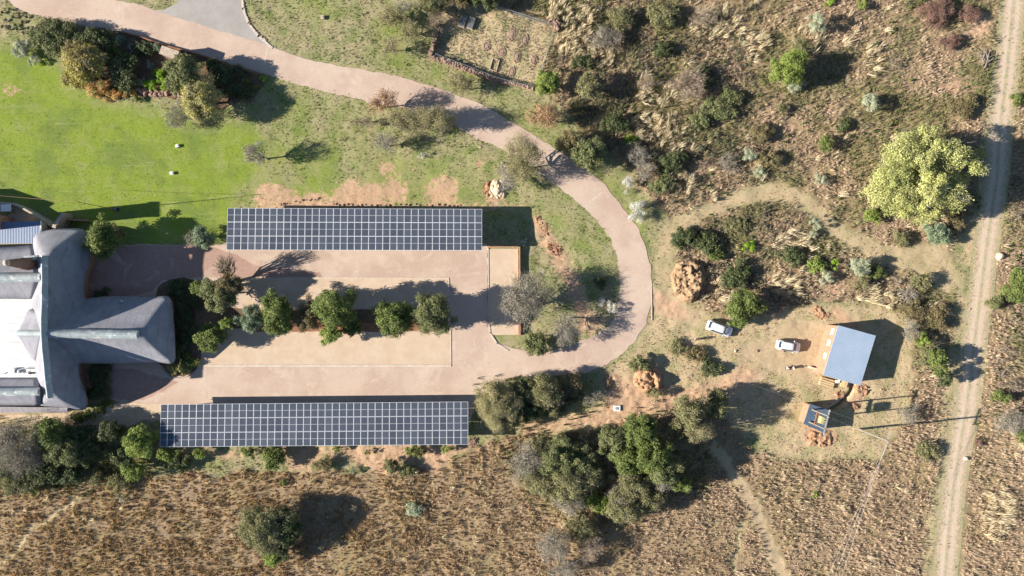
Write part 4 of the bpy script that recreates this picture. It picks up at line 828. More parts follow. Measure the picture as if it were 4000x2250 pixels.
# ================================================================ CARS
def make_car(length, width, height, hood, label, loc, rz, suv=True):
    root = empty('parked_car', loc, rz, label=label, cat='car', group='white cars parked in the clearing')
    L2 = length / 2; W2 = width / 2
    # stations from tail (-) to nose (+): x, top z, roof half width, body half width, floor
    st = [(-L2, 0.62, .52, .66), (-L2 + .04, 0.82, .62, .80), (-L2 + .12, 1.00, .66, .90), (-L2 + .22, 1.08, .68, .96), (-L2 + .38, height - .20, .60, .985), (-L2 + .72, height - .03, .62, 1.0), (-0.5, height, .66, 1.0), (0.2, height - .01, .66, 1.0),
          (0.55, height - .06, .64, 1.0), (L2 - hood - .28, height - .24, .66, 1.0), (L2 - hood, 0.99, .76, .99), (L2 - hood * .5, 0.93, .74, .975), (L2 - .32, 0.84, .68, .92), (L2 - .12, 0.72, .58, .82), (L2 - .03, 0.60, .50, .70), (L2, 0.48, .45, .60)]
    belt = 0.93; vs = []; m = 13
    for x, zt, rw, bw in st:
        b = min(belt, zt - 0.03); w = W2 * bw; rwm = W2 * rw if zt > belt + 0.1 else W2 * min(rw + .12, bw - .02); fl = 0.26 if abs(x) < L2 - .15 else 0.34
        half = [(w * .93, fl), (w, fl + .15), (w, b * .75), (w * .97, b), (rwm + (w * .97 - rwm) * .12, b + (zt - b) * .86), (rwm * .82, zt - .015), (0, zt)]
        pts = half + [(-a_, c_) for a_, c_ in half[-2::-1]]
        vs += [(x, p[0], p[1]) for p in pts]
    fs = [(i * m + j, (i + 1) * m + j, (i + 1) * m + j + 1, i * m + j + 1) for i in range(len(st) - 1) for j in range(m - 1)]
    fs += [tuple(range(m))[::-1], tuple(range((len(st) - 1) * m, len(st) * m))] + [((i + 1) * m, i * m, i * m + m - 1, (i + 1) * m + m - 1) for i in range(len(st) - 1)]
    mb = MB(); mb.add(vs, fs); body = mb.build('body', M_CAR, root, smooth=True)
    sm = body.modifiers.new('s', 'SUBSURF'); sm.levels = 1; sm.render_levels = 1
    def vtx(i, j): return Vector(vs[i * m + j])
    def glass(name, q, k=0.012):
        n = (q[1] - q[0]).cross(q[-1] - q[0]).normalized(); c = sum(q, Vector()) / len(q); n = n if n.dot(c - Vector((0, 0, .6))) > 0 else -n
        mb = MB(); a_ = [p + n * k for p in q]; b_ = [p - n * 0.03 for p in q]; k_ = len(q)
        mb.add(a_ + b_, [tuple(range(k_)), tuple(range(k_, 2 * k_))[::-1]] + [(i, (i + 1) % k_, k_ + (i + 1) % k_, k_ + i) for i in range(k_)]); return mb.build(name, M_CARGL, root)
    x1, x2 = L2 - hood - .02, 0.62; w1, w2 = W2 * .80, W2 * .64; zt = height
    glass('windscreen', [Vector((x1, -w1, 1.03)), Vector((x1, w1, 1.03)), Vector((x2, w2, zt - .05)), Vector((x2, -w2, zt - .05))], 0.03)
    glass('rear_window', [Vector((-L2 + .24, -W2 * .66, 1.10)), Vector((-L2 + .24, W2 * .66, 1.10)), Vector((-L2 + .50, W2 * .56, zt - .11)), Vector((-L2 + .50, -W2 * .56, zt - .11))], 0.04)
    for s_ in (-1, 1):
        glass('side_window', [Vector((-L2 + .75, s_ * W2 * .94, .99)), Vector((x1 - .35, s_ * W2 * .94, .99)), Vector((x2 - .02, s_ * W2 * .705, zt - .14)), Vector((-L2 + .95, s_ * W2 * .70, zt - .14))], 0.02)
        mb = MB(); mb.tube([(-L2 + .8, s_ * W2 * .60, zt + .02), (-L2 + .85, s_ * W2 * .60, zt + .06), (0.4, s_ * W2 * .60, zt + .06), (0.45, s_ * W2 * .60, zt + .0)], 0.018, 5); mb.build('roof_rail', M_STEEL, root)
        mb = MB(); mb.box((x1 - .42, s_ * (W2 + .09), 1.02), (.14, .22, .15)); mb.build('mirror', M_CAR, root, bevel=.03)
        mb = MB(); mb.box((L2 - .20, s_ * W2 * .62, .66), (.22, .36, .13), s_ * -.45); mb.build('headlight', M_LAMP, root, bevel=.03)
        mb = MB(); mb.box((-L2 + .08, s_ * W2 * .72, .92), (.12, .22, .22)); mb.build('tail_light', M_RUST, root, bevel=.02)
        for xx in (-L2 + .78, L2 - .82):
            mb = MB(); mb.tube([(xx, s_ * (W2 - .22), .32), (xx, s_ * (W2 + .005), .32)], .32, 18); w_ = mb.build('wheel', M_TYRE, root); mb = MB(); mb.tube([(xx, s_ * (W2 - .05), .32), (xx, s_ * (W2 + .015), .32)], .19, 12); mb.build('rim', M_STEEL, w_)
    mb = MB(); mb.box((L2 - .03, 0, .42), (.1, W2 * 1.1, .12)); mb.build('grille', M_DARK, root, bevel=.02)
    return root
c = G(2811, 1283, .8); make_car(4.45, 1.84, 1.62, 0.98, 'larger white car with its nose beside the green bush', (c.x, c.y, 0.03), R(-20), True)
c = G(3081, 1352, .8); make_car(4.1, 1.74, 1.50, 0.88, 'smaller white hatchback parked alone on the orange sand', (c.x, c.y, 0.03), R(-10), False)

# ================================================================ PEOPLE
M_SKIN = simple('skin', (0.30, 0.17, 0.11), (0.26, 0.14, 0.09), 5, 0.6, 0.3); M_SHIRT = simple('white_shirt', (0.78, 0.76, 0.74), (0.70, 0.68, 0.66), 6, 0.9); M_TROU = simple('dark_trousers', (0.06, 0.06, 0.08), (0.05, 0.05, 0.06), 6, 0.9)
M_MAROON = simple('maroon_cloth', (0.22, 0.09, 0.08), (0.18, 0.07, 0.06), 6, 0.9); M_HAIR = simple('dark_hair', (0.02, 0.018, 0.016), (0.015, 0.012, 0.01), 6, 0.8); M_PALE = simple('pale_trousers', (0.62, 0.56, 0.48), (0.55, 0.5, 0.42), 6, 0.9)
def skin_obj(name, pts, edges, rad, mat, parent, lv=1):
    me = bpy.data.meshes.new(name); me.from_pydata(pts, edges, []); o = link(name, me, mat, parent)
    md = o.modifiers.new('sk', 'SKIN'); lay = me.skin_vertices[0] if me.skin_vertices else None
    if lay is None:
        bm = bmesh.new(); bm.from_mesh(me); bm.verts.layers.skin.verify(); bm.to_mesh(me); bm.free(); lay = me.skin_vertices[0]
    for i, r_ in enumerate(rad): lay.data[i].radius = (r_, r_) if not isinstance(r_, tuple) else r_
    lay.data[0].use_root = True; md.use_smooth_shade = True
    s_ = o.modifiers.new('s', 'SUBSURF'); s_.levels = lv; s_.render_levels = lv
    return o
def person(loc, rz, label, pose, top, bottom):
    root = empty('person', loc, rz, label=label, cat='person')
    if pose == 'stand':
        hip = (0, 0, .92); J = {'hip': hip, 'waist': (0.01, 0, 1.08), 'chest': (0, 0, 1.30), 'neck': (0, 0, 1.47), 'nk2': (.01, 0, 1.54), 'head': (.02, 0, 1.63), 'crown': (.01, 0, 1.73)}
        for s_, n in ((1, 'l'), (-1, 'r')):
            J[n+'hip'] = (0, .1*s_, .88); J[n+'knee'] = (.03, .12*s_, .48); J[n+'ank'] = (0, .13*s_, .08); J[n+'toe'] = (.16, .15*s_, .03)
            J[n+'sh'] = (0, .19*s_, 1.42)
            if s_ == 1: J[n+'elb'] = (.14, .27, 1.22); J[n+'wr'] = (.34, .16, 1.36); J[n+'ha'] = (.40, .12, 1.40)
            else: J[n+'elb'] = (-.04, -.27, 1.15); J[n+'wr'] = (.06, -.28, .90); J[n+'ha'] = (.09, -.28, .82)
    else:
        J = {'hip': (-.1, 0, .30), 'waist': (-.04, 0, .46), 'chest': (.12, 0, .66), 'neck': (.22, 0, .80), 'nk2': (.26, 0, .85), 'head': (.31, 0, .92), 'crown': (.33, 0, 1.01)}
        for s_, n in ((1, 'l'), (-1, 'r')):
            J[n+'hip'] = (-.08, .1*s_, .30); J[n+'knee'] = (.30, .17*s_, .46); J[n+'ank'] = (.08, .16*s_, .08); J[n+'toe'] = (.24, .17*s_, .03)
            J[n+'sh'] = (.18, .19*s_, .76); J[n+'elb'] = (.36, .23*s_, .52); J[n+'wr'] = (.54, .14*s_, .36); J[n+'ha'] = (.60, .12*s_, .30)
    K = list(J); I = {k: i for i, k in enumerate(K)}
    RAD = {'hip': .13, 'waist': .125, 'chest': .15, 'neck': .07, 'nk2': .055, 'head': .095, 'crown': .065}
    for n in 'lr': RAD.update({n+'hip': .095, n+'knee': .062, n+'ank': .042, n+'toe': .035, n+'sh': .065, n+'elb': .045, n+'wr': .03, n+'ha': .034})
    E = [('hip','waist'),('waist','chest'),('chest','neck'),('neck','nk2'),('nk2','head'),('head','crown')]
    for n in 'lr': E += [('hip',n+'hip'),(n+'hip',n+'knee'),(n+'knee',n+'ank'),(n+'ank',n+'toe'),('chest',n+'sh'),(n+'sh',n+'elb'),(n+'elb',n+'wr'),(n+'wr',n+'ha')]
    skin_obj('body', [J[k] for k in K], [(I[a_], I[b_]) for a_, b_ in E], [RAD[k] for k in K], M_SKIN, root)
    for n, s_ in (('l', 1), ('r', -1)):     # fingers
        ha = Vector(J[n+'ha']); d = (ha - Vector(J[n+'wr'])).normalized(); side = d.cross(Vector((0, 0, 1))).normalized(); up = side.cross(d)
        for q in range(4):
            a_ = ha + side * (q - 1.5) * .019 + d * .02; e = [a_, a_ + d * (.035 + .004 * (q in (1, 2))) , a_ + d * .06 - up * .02]; skin_obj('finger', [tuple(v) for v in e], [(0, 1), (1, 2)], [.009, .008, .007], M_SKIN, root, 0)
        e = [ha - d * .01 + side * .03, ha + d * .015 + side * .055, ha + d * .04 + side * .06]; skin_obj('thumb', [tuple(v) for v in e], [(0, 1), (1, 2)], [.011, .009, .008], M_SKIN, root, 0)
    def sub(name, keys, edges, grow, mat, base=None):
        ks = keys; ii = {k: i for i, k in enumerate(ks)}; pts = [J[k] for k in ks]; skin_obj(name, pts, [(ii[a_], ii[b_]) for a_, b_ in edges], [RAD[k] + grow for k in ks], mat, root)
    sub('shirt', ['waist', 'chest', 'neck', 'lsh', 'lelb', 'rsh', 'relb', 'hip'], [('waist','chest'),('chest','neck'),('chest','lsh'),('lsh','lelb'),('chest','rsh'),('rsh','relb'),('hip','waist')], .02, top)
    sub('trousers', ['hip', 'lhip', 'lknee', 'lank', 'rhip', 'rknee', 'rank'], [('hip','lhip'),('lhip','lknee'),('lknee','lank'),('hip','rhip'),('rhip','rknee'),('rknee','rank')], .016, bottom)
    h = Vector(J['head']); mb = MB(); vs = []; bm = bmesh.new(); bmesh.ops.create_icosphere(bm, subdivisions=2, radius=.112)
    for v in list(bm.verts):
        if v.co.z < -.02 and v.co.x > 0: v.co *= .8
    bmesh.ops.translate(bm, verts=bm.verts, vec=h + Vector((-.018, 0, .035))); me = bpy.data.meshes.new('hair'); bm.to_mesh(me); bm.free(); link('hair', me, M_HAIR, root, smooth=True)
    mb = MB(); mb.tube([h + Vector((.085, 0, .01)), h + Vector((.115, 0, -.02))], [.012, .018], 6)
    for s_ in (1, -1): mb.tube([h + Vector((.09, .035 * s_, .025)), h + Vector((.098, .035 * s_, .025))], .012, 6); mb.tube([h + Vector((0, .09 * s_, 0)), h + Vector((0, .105 * s_, 0))], .025, 6)
    mb.build('face', M_SKIN, root)
    for n in 'lr':
        a_ = Vector(J[n+'ank']); t_ = Vector(J[n+'toe']); skin_obj('shoe', [tuple(a_ - Vector((.04, 0, .035))), tuple(a_.lerp(t_, .6)), tuple(t_)], [(0, 1), (1, 2)], [.045, .05, .042], M_DARK, root, 0)
    return root
person((*P2(2711, 1325), 0.02), R(150), 'person standing alone left of the larger white car, in a maroon top and pale trousers', 'stand', M_MAROON, M_PALE)
person((*P2(3071, 1440), 0.02), R(70), 'left one of two people crouching below the white hatchback, white shirt', 'crouch', M_SHIRT, M_TROU)
person((*P2(3091, 1437), 0.02), R(20), 'right one of two people crouching below the white hatchback, nearer the shed', 'crouch', M_SHIRT, M_TROU)

# ================================================================ ROCKS, HEAPS, BLOCKS
def rock_mesh(seed, sub=2):
    bm = bmesh.new(); bmesh.ops.create_icosphere(bm, subdivisions=sub, radius=0.5); r_ = random.Random(seed); off_ = [r_.uniform(0, 50) for _ in range(3)]
    dirs = [Vector((r_.gauss(0, 1), r_.gauss(0, 1), r_.gauss(0, 1))).normalized() for _ in range(7)]
    for v in bm.verts:
        c = v.co.copy()
        for d in dirs:
            k = c.dot(d); lim = 0.34
            if k > lim: c -= d * (k - lim)
        v.co = c * r_.uniform(.96, 1.04); v.co.z *= .75
    me = bpy.data.meshes.new('rock'); bm.to_mesh(me); bm.free(); return me
RM = {}
def rocks(pts, mat, label, group, smin, smax, seed=1, name='rock', cat='rock'):
    r_ = random.Random(seed); pts = sorted(pts)
    for q_, (px, py) in enumerate(pts):
        k = (mat.name, r_.randrange(4))
        if k not in RM: me = rock_mesh(hash(k[1]) + 3 * len(RM)); me.materials.append(mat); RM[k] = me
        o = bpy.data.objects.new(name, RM[k]); COL.objects.link(o); s_ = r_.uniform(smin, smax); x, y = P2(px, py)
        o.location = (x, y, s_ * .22 + float(gz(x, y))); o.scale = (s_ * r_.uniform(.8, 1.3), s_, s_ * r_.uniform(.7, 1)); o.rotation_euler = (0, 0, r_.uniform(0, 6)); n_ = q_ + 1; sf = 'th' if 10 < n_ % 100 < 14 else {1: 'st', 2: 'nd', 3: 'rd'}.get(n_ % 10, 'th'); tag(o, f'{n_}{sf} from the left, ' + label, cat, group)
r0 = random.Random(4)
bp = arc([(540,352),(600,368),(640,362),(690,372),(715,376)], 5)
rocks([(x + r0.uniform(-6, 6), y + r0.uniform(-14, 10)) for x, y in bp for _ in (0, 1)], M_STONE, 'reddish boulder in the rocky lower edge of the planted bed', 'boulders edging the planted bed', .5, 1.0, 2, 'boulder', 'boulder')
bp = [(400 + r0.uniform(-70, 70), 240 + r0.uniform(-100, 100)) for _ in range(12)] + [(560 + r0.uniform(-60, 60), 270 + r0.uniform(-40, 40)) for _ in range(14)] + [(940 + r0.uniform(-60, 60), 385 + r0.uniform(-20, 20)) for _ in range(8)]
rocks(bp, M_STONE, 'brown boulder among the shaded plants of the bed', 'boulders inside the planted bed', .4, .8, 3, 'boulder', 'boulder')
bp = [(x + r0.uniform(-4, 4), y + r0.uniform(-3, 3)) for x, y in arc([(1095,798),(1180,785),(1245,778)], 6) + arc([(1300,800),(1450,802),(1620,800),(1800,804)], 9)]
rocks(bp, M_STONE, 'small tan rock in the row above the upper carport', 'row of rocks above the upper carport', .22, .45, 5)
bp = [(x + r0.uniform(-3, 3), y + r0.uniform(-3, 3)) for x, y in arc([(951,5),(962,60),(990,115),(1040,160)], 7)]
rocks(bp, M_STONEP, 'pale stone edging the grass where the grey road bends', 'stones edging the grey road', .25, .45, 6, 'edging_stone')
for (px, py, s_, lab, m_) in ((3901,1003,1.5,'big tan boulder beside the dirt track, right of the shrub-lined path',M_STONEP),(3968,391,1.1,'grey-white boulder right of the dirt track near the upper right corner',M_STONEP),(3771,1791,0.9,'white boulder at the right edge of the dirt track, lower down',M_STONEP),(3060,1371,.5,'small rock left of the white hatchback',M_STONE),(2872,1370,.6,'pale rock in the stony grass below the larger car',M_STONEP),(2958,1371,.55,'orange rock on bare sand between the two cars',M_STONE),(1876,575,.5,'grey rock below the driveway bend',M_STONEP),(3830,1735,.8,'mauve-grey rock in the grass right of the track',M_STONEP)):
    me = rock_mesh(int(px)); me.materials.append(m_); o = bpy.data.objects.new('boulder', me); COL.objects.link(o); x, y = P2(px, py); o.location = (x, y, s_ * .2); o.scale = (s_, s_, s_); tag(o, lab, 'boulder')
def heap(px, py, rx, ry, h, mat, label, seed, stones=60, rot=0, ss=(.12, .4), noise=.35, ring=False):
    x0, y0 = P2(px, py); h *= .7; root = empty('soil_heap', (x0, y0, 0), R(rot), label=label, cat='soil heap'); a, b = rx / PPM, ry / PPM; n = 60; vs = []; fs = []; ZZ = {}
    for i in range(n + 1):
        for j in range(n + 1):
            u, v = i / n * 2 - 1, j / n * 2 - 1; r_ = math.hypot(u, v) * (1 + .35 * (float(fbm(math.atan2(v, u) * 1.3 + seed, seed, 1, seed)) - .5)); k = max(0, 1 - r_)
            z = h * (k ** .75 if not ring else min(1, k * 2.4) ** .8) * (.35 + 1.3 * float(fbm(u * a + 30, v * b + seed * 7, 2.2 if ring else 1.4, seed, 4))) + ((.30 * float(fbm(u * a, v * b, .5, seed + 3, 3)) + (.75 * h * abs(float(fbm(u * a, v * b, 1.3, seed + 9, 3)) - .5) * 4 - .3)) * min(1, k * 4) if k > 0 else 0)
            zz = z - .12 + (0.02 if k > 0 else -.3); vs.append((u * a * 1.15, v * b * 1.15, zz)); ZZ[(i, j)] = zz
    fs = [(i * (n + 1) + j, (i + 1) * (n + 1) + j, (i + 1) * (n + 1) + j + 1, i * (n + 1) + j + 1) for i in range(n) for j in range(n)]
    link('soil', np_mesh('soil', np.array(vs), np.array(fs)), mat, root)
    r_ = random.Random(seed); mb = MB(); base = rock_mesh(seed, 1); bv = [v.co.copy() for v in base.vertices]; bf = [tuple(p.vertices) for p in base.polygons]
    for k in range(stones):
        t = r_.gauss(3.9, 1.3); q = math.sqrt(r_.uniform(.2, 1)) * .95; s_ = r_.uniform(*ss); u, v = q * math.cos(t), q * math.sin(t); z = max(0, ZZ[(int((u / 1.15 + 1) / 2 * n), int((v / 1.15 + 1) / 2 * n))]) + s_ * .12
        M = Matrix.Translation((u * a, v * b, z)) @ Matrix.Rotation(r_.uniform(0, 6), 4, 'Z') @ Matrix.Diagonal((s_, s_ * r_.uniform(.7, 1.3), s_, 1)); mb.add([M @ c_ for c_ in bv], bf)
    o = mb.build('stones', mat, root); tag(o, kind='stuff'); return root
heap(2690,1092,62,80,1.7,M_HEAP,'largest heap of tan soil and rubble, right of the driveway bend',11,170,ring=True)
heap(2530,1478,52,50,1.5,M_HEAPR,'red-brown soil heap in the scrub below the driveway bend',12,110,ring=True)
heap(1943,740,34,38,.9,M_SANDP,'small pale sand heap above the upper carport',13,14)
heap(1905,735,30,30,.6,M_REDSOIL,'dark red soil pile beside the pale sand heap',14,40)
heap(3205,1712,62,34,.7,M_HEAPR,'orange soil heap below the small blue-roofed hut',15,40)
heap(3277,1540,22,18,.6,M_HEAPR,'small round orange soil mound left of the cable trench',16,12); heap(3365,1520,26,30,.6,M_HEAPR,'orange soil mound against the lower right corner of the shed',17,25); heap(3335,1585,28,20,.5,M_HEAPR,'orange soil mound right of the cable trench',18,25)
heap(1845,1725,26,24,.6,M_STONE,'pile of dark reddish stones at the right end of the lower carport',19,130,ss=(.15, .32)); heap(2305,1740,60,16,.3,M_HEAPR,'low red earth ridge in the scrub below the small white box',20,40) if False else None
heap(3210,1225,38,24,.5,M_HEAPR,'low red soil bank above the brick shed',21,20,rot=-25); heap(2375,1490,18,34,.6,M_HEAPR,'narrow orange soil mound by the lower driveway edge',22,25); heap(2445,1650,34,10,.35,M_HEAPR,'low red earth ridge at the edge of the thicket',23,30,rot=25)
heap(2120,880,22,50,.45,M_HEAPR,'upper red soil bank beside the curved drive',24,20,rot=30); heap(2165,965,26,40,.5,M_REDSOIL,'darker red soil bank in the eroded strip',25,40,rot=35)
def block(px, py, d, label, mat=M_WHITE, top=None, rz=0, name='concrete_block', cat='block'):
    x, y = P2(px, py); r_ = empty(name, (x, y, float(gz(x, y))), R(rz), label=label, cat=cat); mb = MB(); mb.box((0, 0, d[2] / 2), d); mb.build('box', mat, r_, bevel=.03)
    mb = MB(); mb.box((0, 0, d[2] + .02), (d[0] * .5, d[1] * .5, .05)); mb.build('lid', top or mat, r_, bevel=.01); return r_
block(2409, 1594, (1.15, .95, .35), 'white inspection box with a grey lid on the red soil', M_WHITE, M_STEEL, 0, 'inspection_box', 'box')
block(695, 571, (.55, .5, .35), 'upper one of two white blocks on the green lawn', rz=20); block(674, 677, (.6, .5, .35), 'lower one of two white blocks on the green lawn'); block(1262, 70, (.6, .7, .4), 'pale block on the grass above the driveway', M_STONEP)
block(1925, 765, (.5, .3, .3), 'small white block between the soil piles above the upper carport') if False else None

# slim mast on the lawn and the cable that runs from it
mast = empty('lamp_mast', (*P2(455, 819), 0), label='slim brown mast with a floodlight at its foot on the lawn edge', cat='mast')
mb = MB(); mb.tube([(0, 0, 0), (0, 0, 11)], [.07, .035], 8); mb.build('pole', M_RUST, mast); mb = MB(); mb.box((0.1, 0, .25), (.75, .5, .5)); mb.build('base_box', M_DARK, mast, bevel=.03); mb = MB(); mb.box((.1, 0, .55), (.35, .3, .1)); mb.build('floodlight', M_STEEL, mast)
mt = Vector((*P2(455, 819), 11)); e = G(75, 770, 9); e = mt + (e - mt) * 1.6; pts = [mt.lerp(e, t) - mt - Vector((0, 0, .6 * 4 * t * (1 - t))) for t in [i / 12 for i in range(13)]]
mb = MB(); mb.tube(pts, .025, 5); o = mb.build('overhead_cable', M_RUST); o.location = mt; tag(o, 'thin brown cable from the mast over the shaded lawn to the left edge', 'cable')

# stone pillar by the drive and low kerb wall along the bed
c = G(667, 209, 2.4); pil = empty('stone_pillar', (c.x, c.y, 0), R(-19), label='block-shaped stone gate pillar between the planted bed and the driveway', cat='pillar')
mb = MB(); mb.box((0, 0, 1.4), (2.9, 1.3, 2.8)); mb.build('shaft', M_STONE, pil, bevel=.05); mb = MB(); mb.box((0, 0, 2.88), (3.05, 1.45, .16)); mb.build('cap', M_STONEP, pil, bevel=.03)
curved_wall('bed_wall', arc([(480,128),(560,150),(640,178),(720,200),(800,222),(880,250),(960,275),(1030,296)]), 0, .55, .22, M_REDSOIL, label='low red wall between the planted bed and the driveway', cat='wall')
# cemetery: stone walls, palisade fences, graves
def stone_wall(pts, w, h, label, seed, pal=True, size=(.22, .42)):
    P = [Vector((*P2(*p), 0)) for p in pts]; root = empty('stone_wall', P[0], label=label, cat='wall'); r_ = random.Random(seed); mb = MB(); co = MB(); base = rock_mesh(seed, 1); bv = [v.co.copy() for v in base.vertices]; bf = [tuple(p.vertices) for p in base.polygons]
    for a_, b_ in zip(P[:-1], P[1:]):
        d = b_ - a_; L = d.length; u = d.normalized(); n_ = Vector((-u.y, u.x, 0)); c = (a_ + b_) / 2 - P[0]; co.box((c.x, c.y, h * .4), (L, w * .8, h * .8), math.atan2(u.y, u.x))
        for k in range(int(L * 16 * (w / .5))):
            s_ = r_.uniform(*size); t = r_.uniform(0, L); q = a_ + u * t + n_ * r_.uniform(-w / 2, w / 2) - P[0]
            M = Matrix.Translation((q.x, q.y, r_.uniform(.55, 1) * h)) @ Matrix.Rotation(r_.uniform(0, 6), 4, 'Z') @ Matrix.Diagonal((s_ * 1.2, s_, s_, 1)); mb.add([M @ v for v in bv], bf)
    co.build('core', M_STONE, root); tag(mb.build('stones', M_STONEM, root), kind='stuff'); return root
stone_wall([(1712,95),(1700,160),(1682,222)], .6, 1.1, 'left stone wall of the small cemetery', 31)
stone_wall([(1682,225),(1760,250),(1860,290),(1945,318)], .75, .9, 'front stone wall of the cemetery facing the driveway', 32)
stone_wall([(1945,320),(2020,330),(2085,352)], .5, .5, 'ruined low end of the front cemetery wall beside the round green tree', 33)
stone_wall([(2140,88),(2178,96),(2172,124)], .75, 1.3, 'upper right corner of the cemetery wall in pale stone', 34)
def palisade(pts, h, label, gap=.16):
    P = [Vector((*P2(*p), 0)) for p in pts]; root = empty('metal_fence', P[0], label=label, cat='fence'); bars = MB(); rails = MB(); posts = MB()
    for a_, b_ in zip(P[:-1], P[1:]):
        d = b_ - a_; L = d.length; u = d.normalized(); ang = math.atan2(u.y, u.x); c = (a_ + b_) / 2 - P[0]
        for z in (.25, h - .2): rails.box((c.x, c.y, z), (L, .05, .05), ang)
        k = 0
        while k * gap < L: q = a_ + u * k * gap - P[0]; bars.tube([(q.x, q.y, .05), (q.x, q.y, h)], .014, 4, False); k += 1
        for k in range(int(L / 2.5) + 1): q = a_ + u * min(k * 2.5, L) - P[0]; posts.box((q.x, q.y, h / 2), (.09, .09, h + .1), ang)
    bars.build('bars', M_STEEL, root); rails.build('rail', M_STEEL, root); posts.build('post', M_STEEL, root); return root
palisade([(1840,2),(1930,30),(2050,68),(2150,100)], 1.3, 'upper metal fence of the cemetery'); palisade([(1705,218),(1800,254),(1950,312),(2085,345)], 1.2, 'lower metal fence just inside the front cemetery wall'); palisade([(2160,128),(2135,215),(2100,330)], 1.1, 'thin right-hand fence of the cemetery', .5)
def grave(px, py, kind, label, rz=-15, sx=1.0, sy=2.2):
    x, y = P2(px, py); r_ = empty('grave', (x, y, float(gz(x, y))), R(rz), label=label, cat='grave')
    if kind == 'slab':
        mb = MB(); mb.box((0, 0, .2), (sx, sy, .4)); mb.build('base', M_STONEP, r_, bevel=.02); mb = MB(); mb.box((0, 0, .43), (sx * .94, sy * .94, .06)); mb.build('slab', M_SLAB, r_, bevel=.015)
    elif kind == 'frame':
        mb = MB()
        for s_ in (-1, 1): mb.box((s_ * sx / 2, 0, .12), (.14, sy, .24)); mb.box((0, s_ * sy / 2, .12), (sx + .14, .138, .236))
        mb.build('surround', M_STONEP, r_, bevel=.02); mb = MB(); mb.box((0, sy / 2 - .05, .2), (sx * .6, .12, .4)); mb.build('headstone', M_STONEP, r_, bevel=.02)
    else:
        rr_ = random.Random(int(px)); bm = MB(); base = rock_mesh(int(px), 1); bv = [v.co.copy() for v in base.vertices]; bf = [tuple(p.vertices) for p in base.polygons]
        for k in range(30):
            t = k / 30 * 2 * math.pi; s_ = rr_.uniform(.13, .26); M = Matrix.Translation((math.cos(t) * sx / 2, math.sin(t) * sy / 2, .1)) @ Matrix.Diagonal((s_, s_, s_, 1)); bm.add([M @ v for v in bv], bf)
        tag(bm.build('stones', M_STONEM, r_), kind='stuff'); mb = MB(); mb.box((0, 0, .06), (sx * .55, sy * .7, .12)); mb.build('mound', M_STONEM, r_, bevel=.05)
    return r_
grave(1809,84,'slab','left one of two dark granite grave slabs',-17,1.05,2.1); grave(1841,92,'slab','right one of two dark granite grave slabs',-17,1.0,2.0); grave(1932,254,'frame','grave with an empty pale stone surround by the lower fence',-16,1.15,2.0)
for px, py, sx, sy, lab in ((1960,205,1.2,1.3,'round stone-ringed grave with a dark hole, in the cemetery middle'),(2018,222,1.0,2.0,'stone-edged grave right of the ringed one'),(2085,235,.9,1.4,'small pale grave nearest the right cemetery fence'),(1998,135,1.0,2.2,'stone-edged grave in the upper middle of the cemetery'),(1902,180,1.1,1.3,'broken stone grave left of the ringed one'),(2050,155,1.0,1.8,'overgrown grave near the upper fence'),(2000,280,.9,1.6,'low grave mound by the lower fence')): grave(px, py, 'ring', lab, -12, sx, sy)

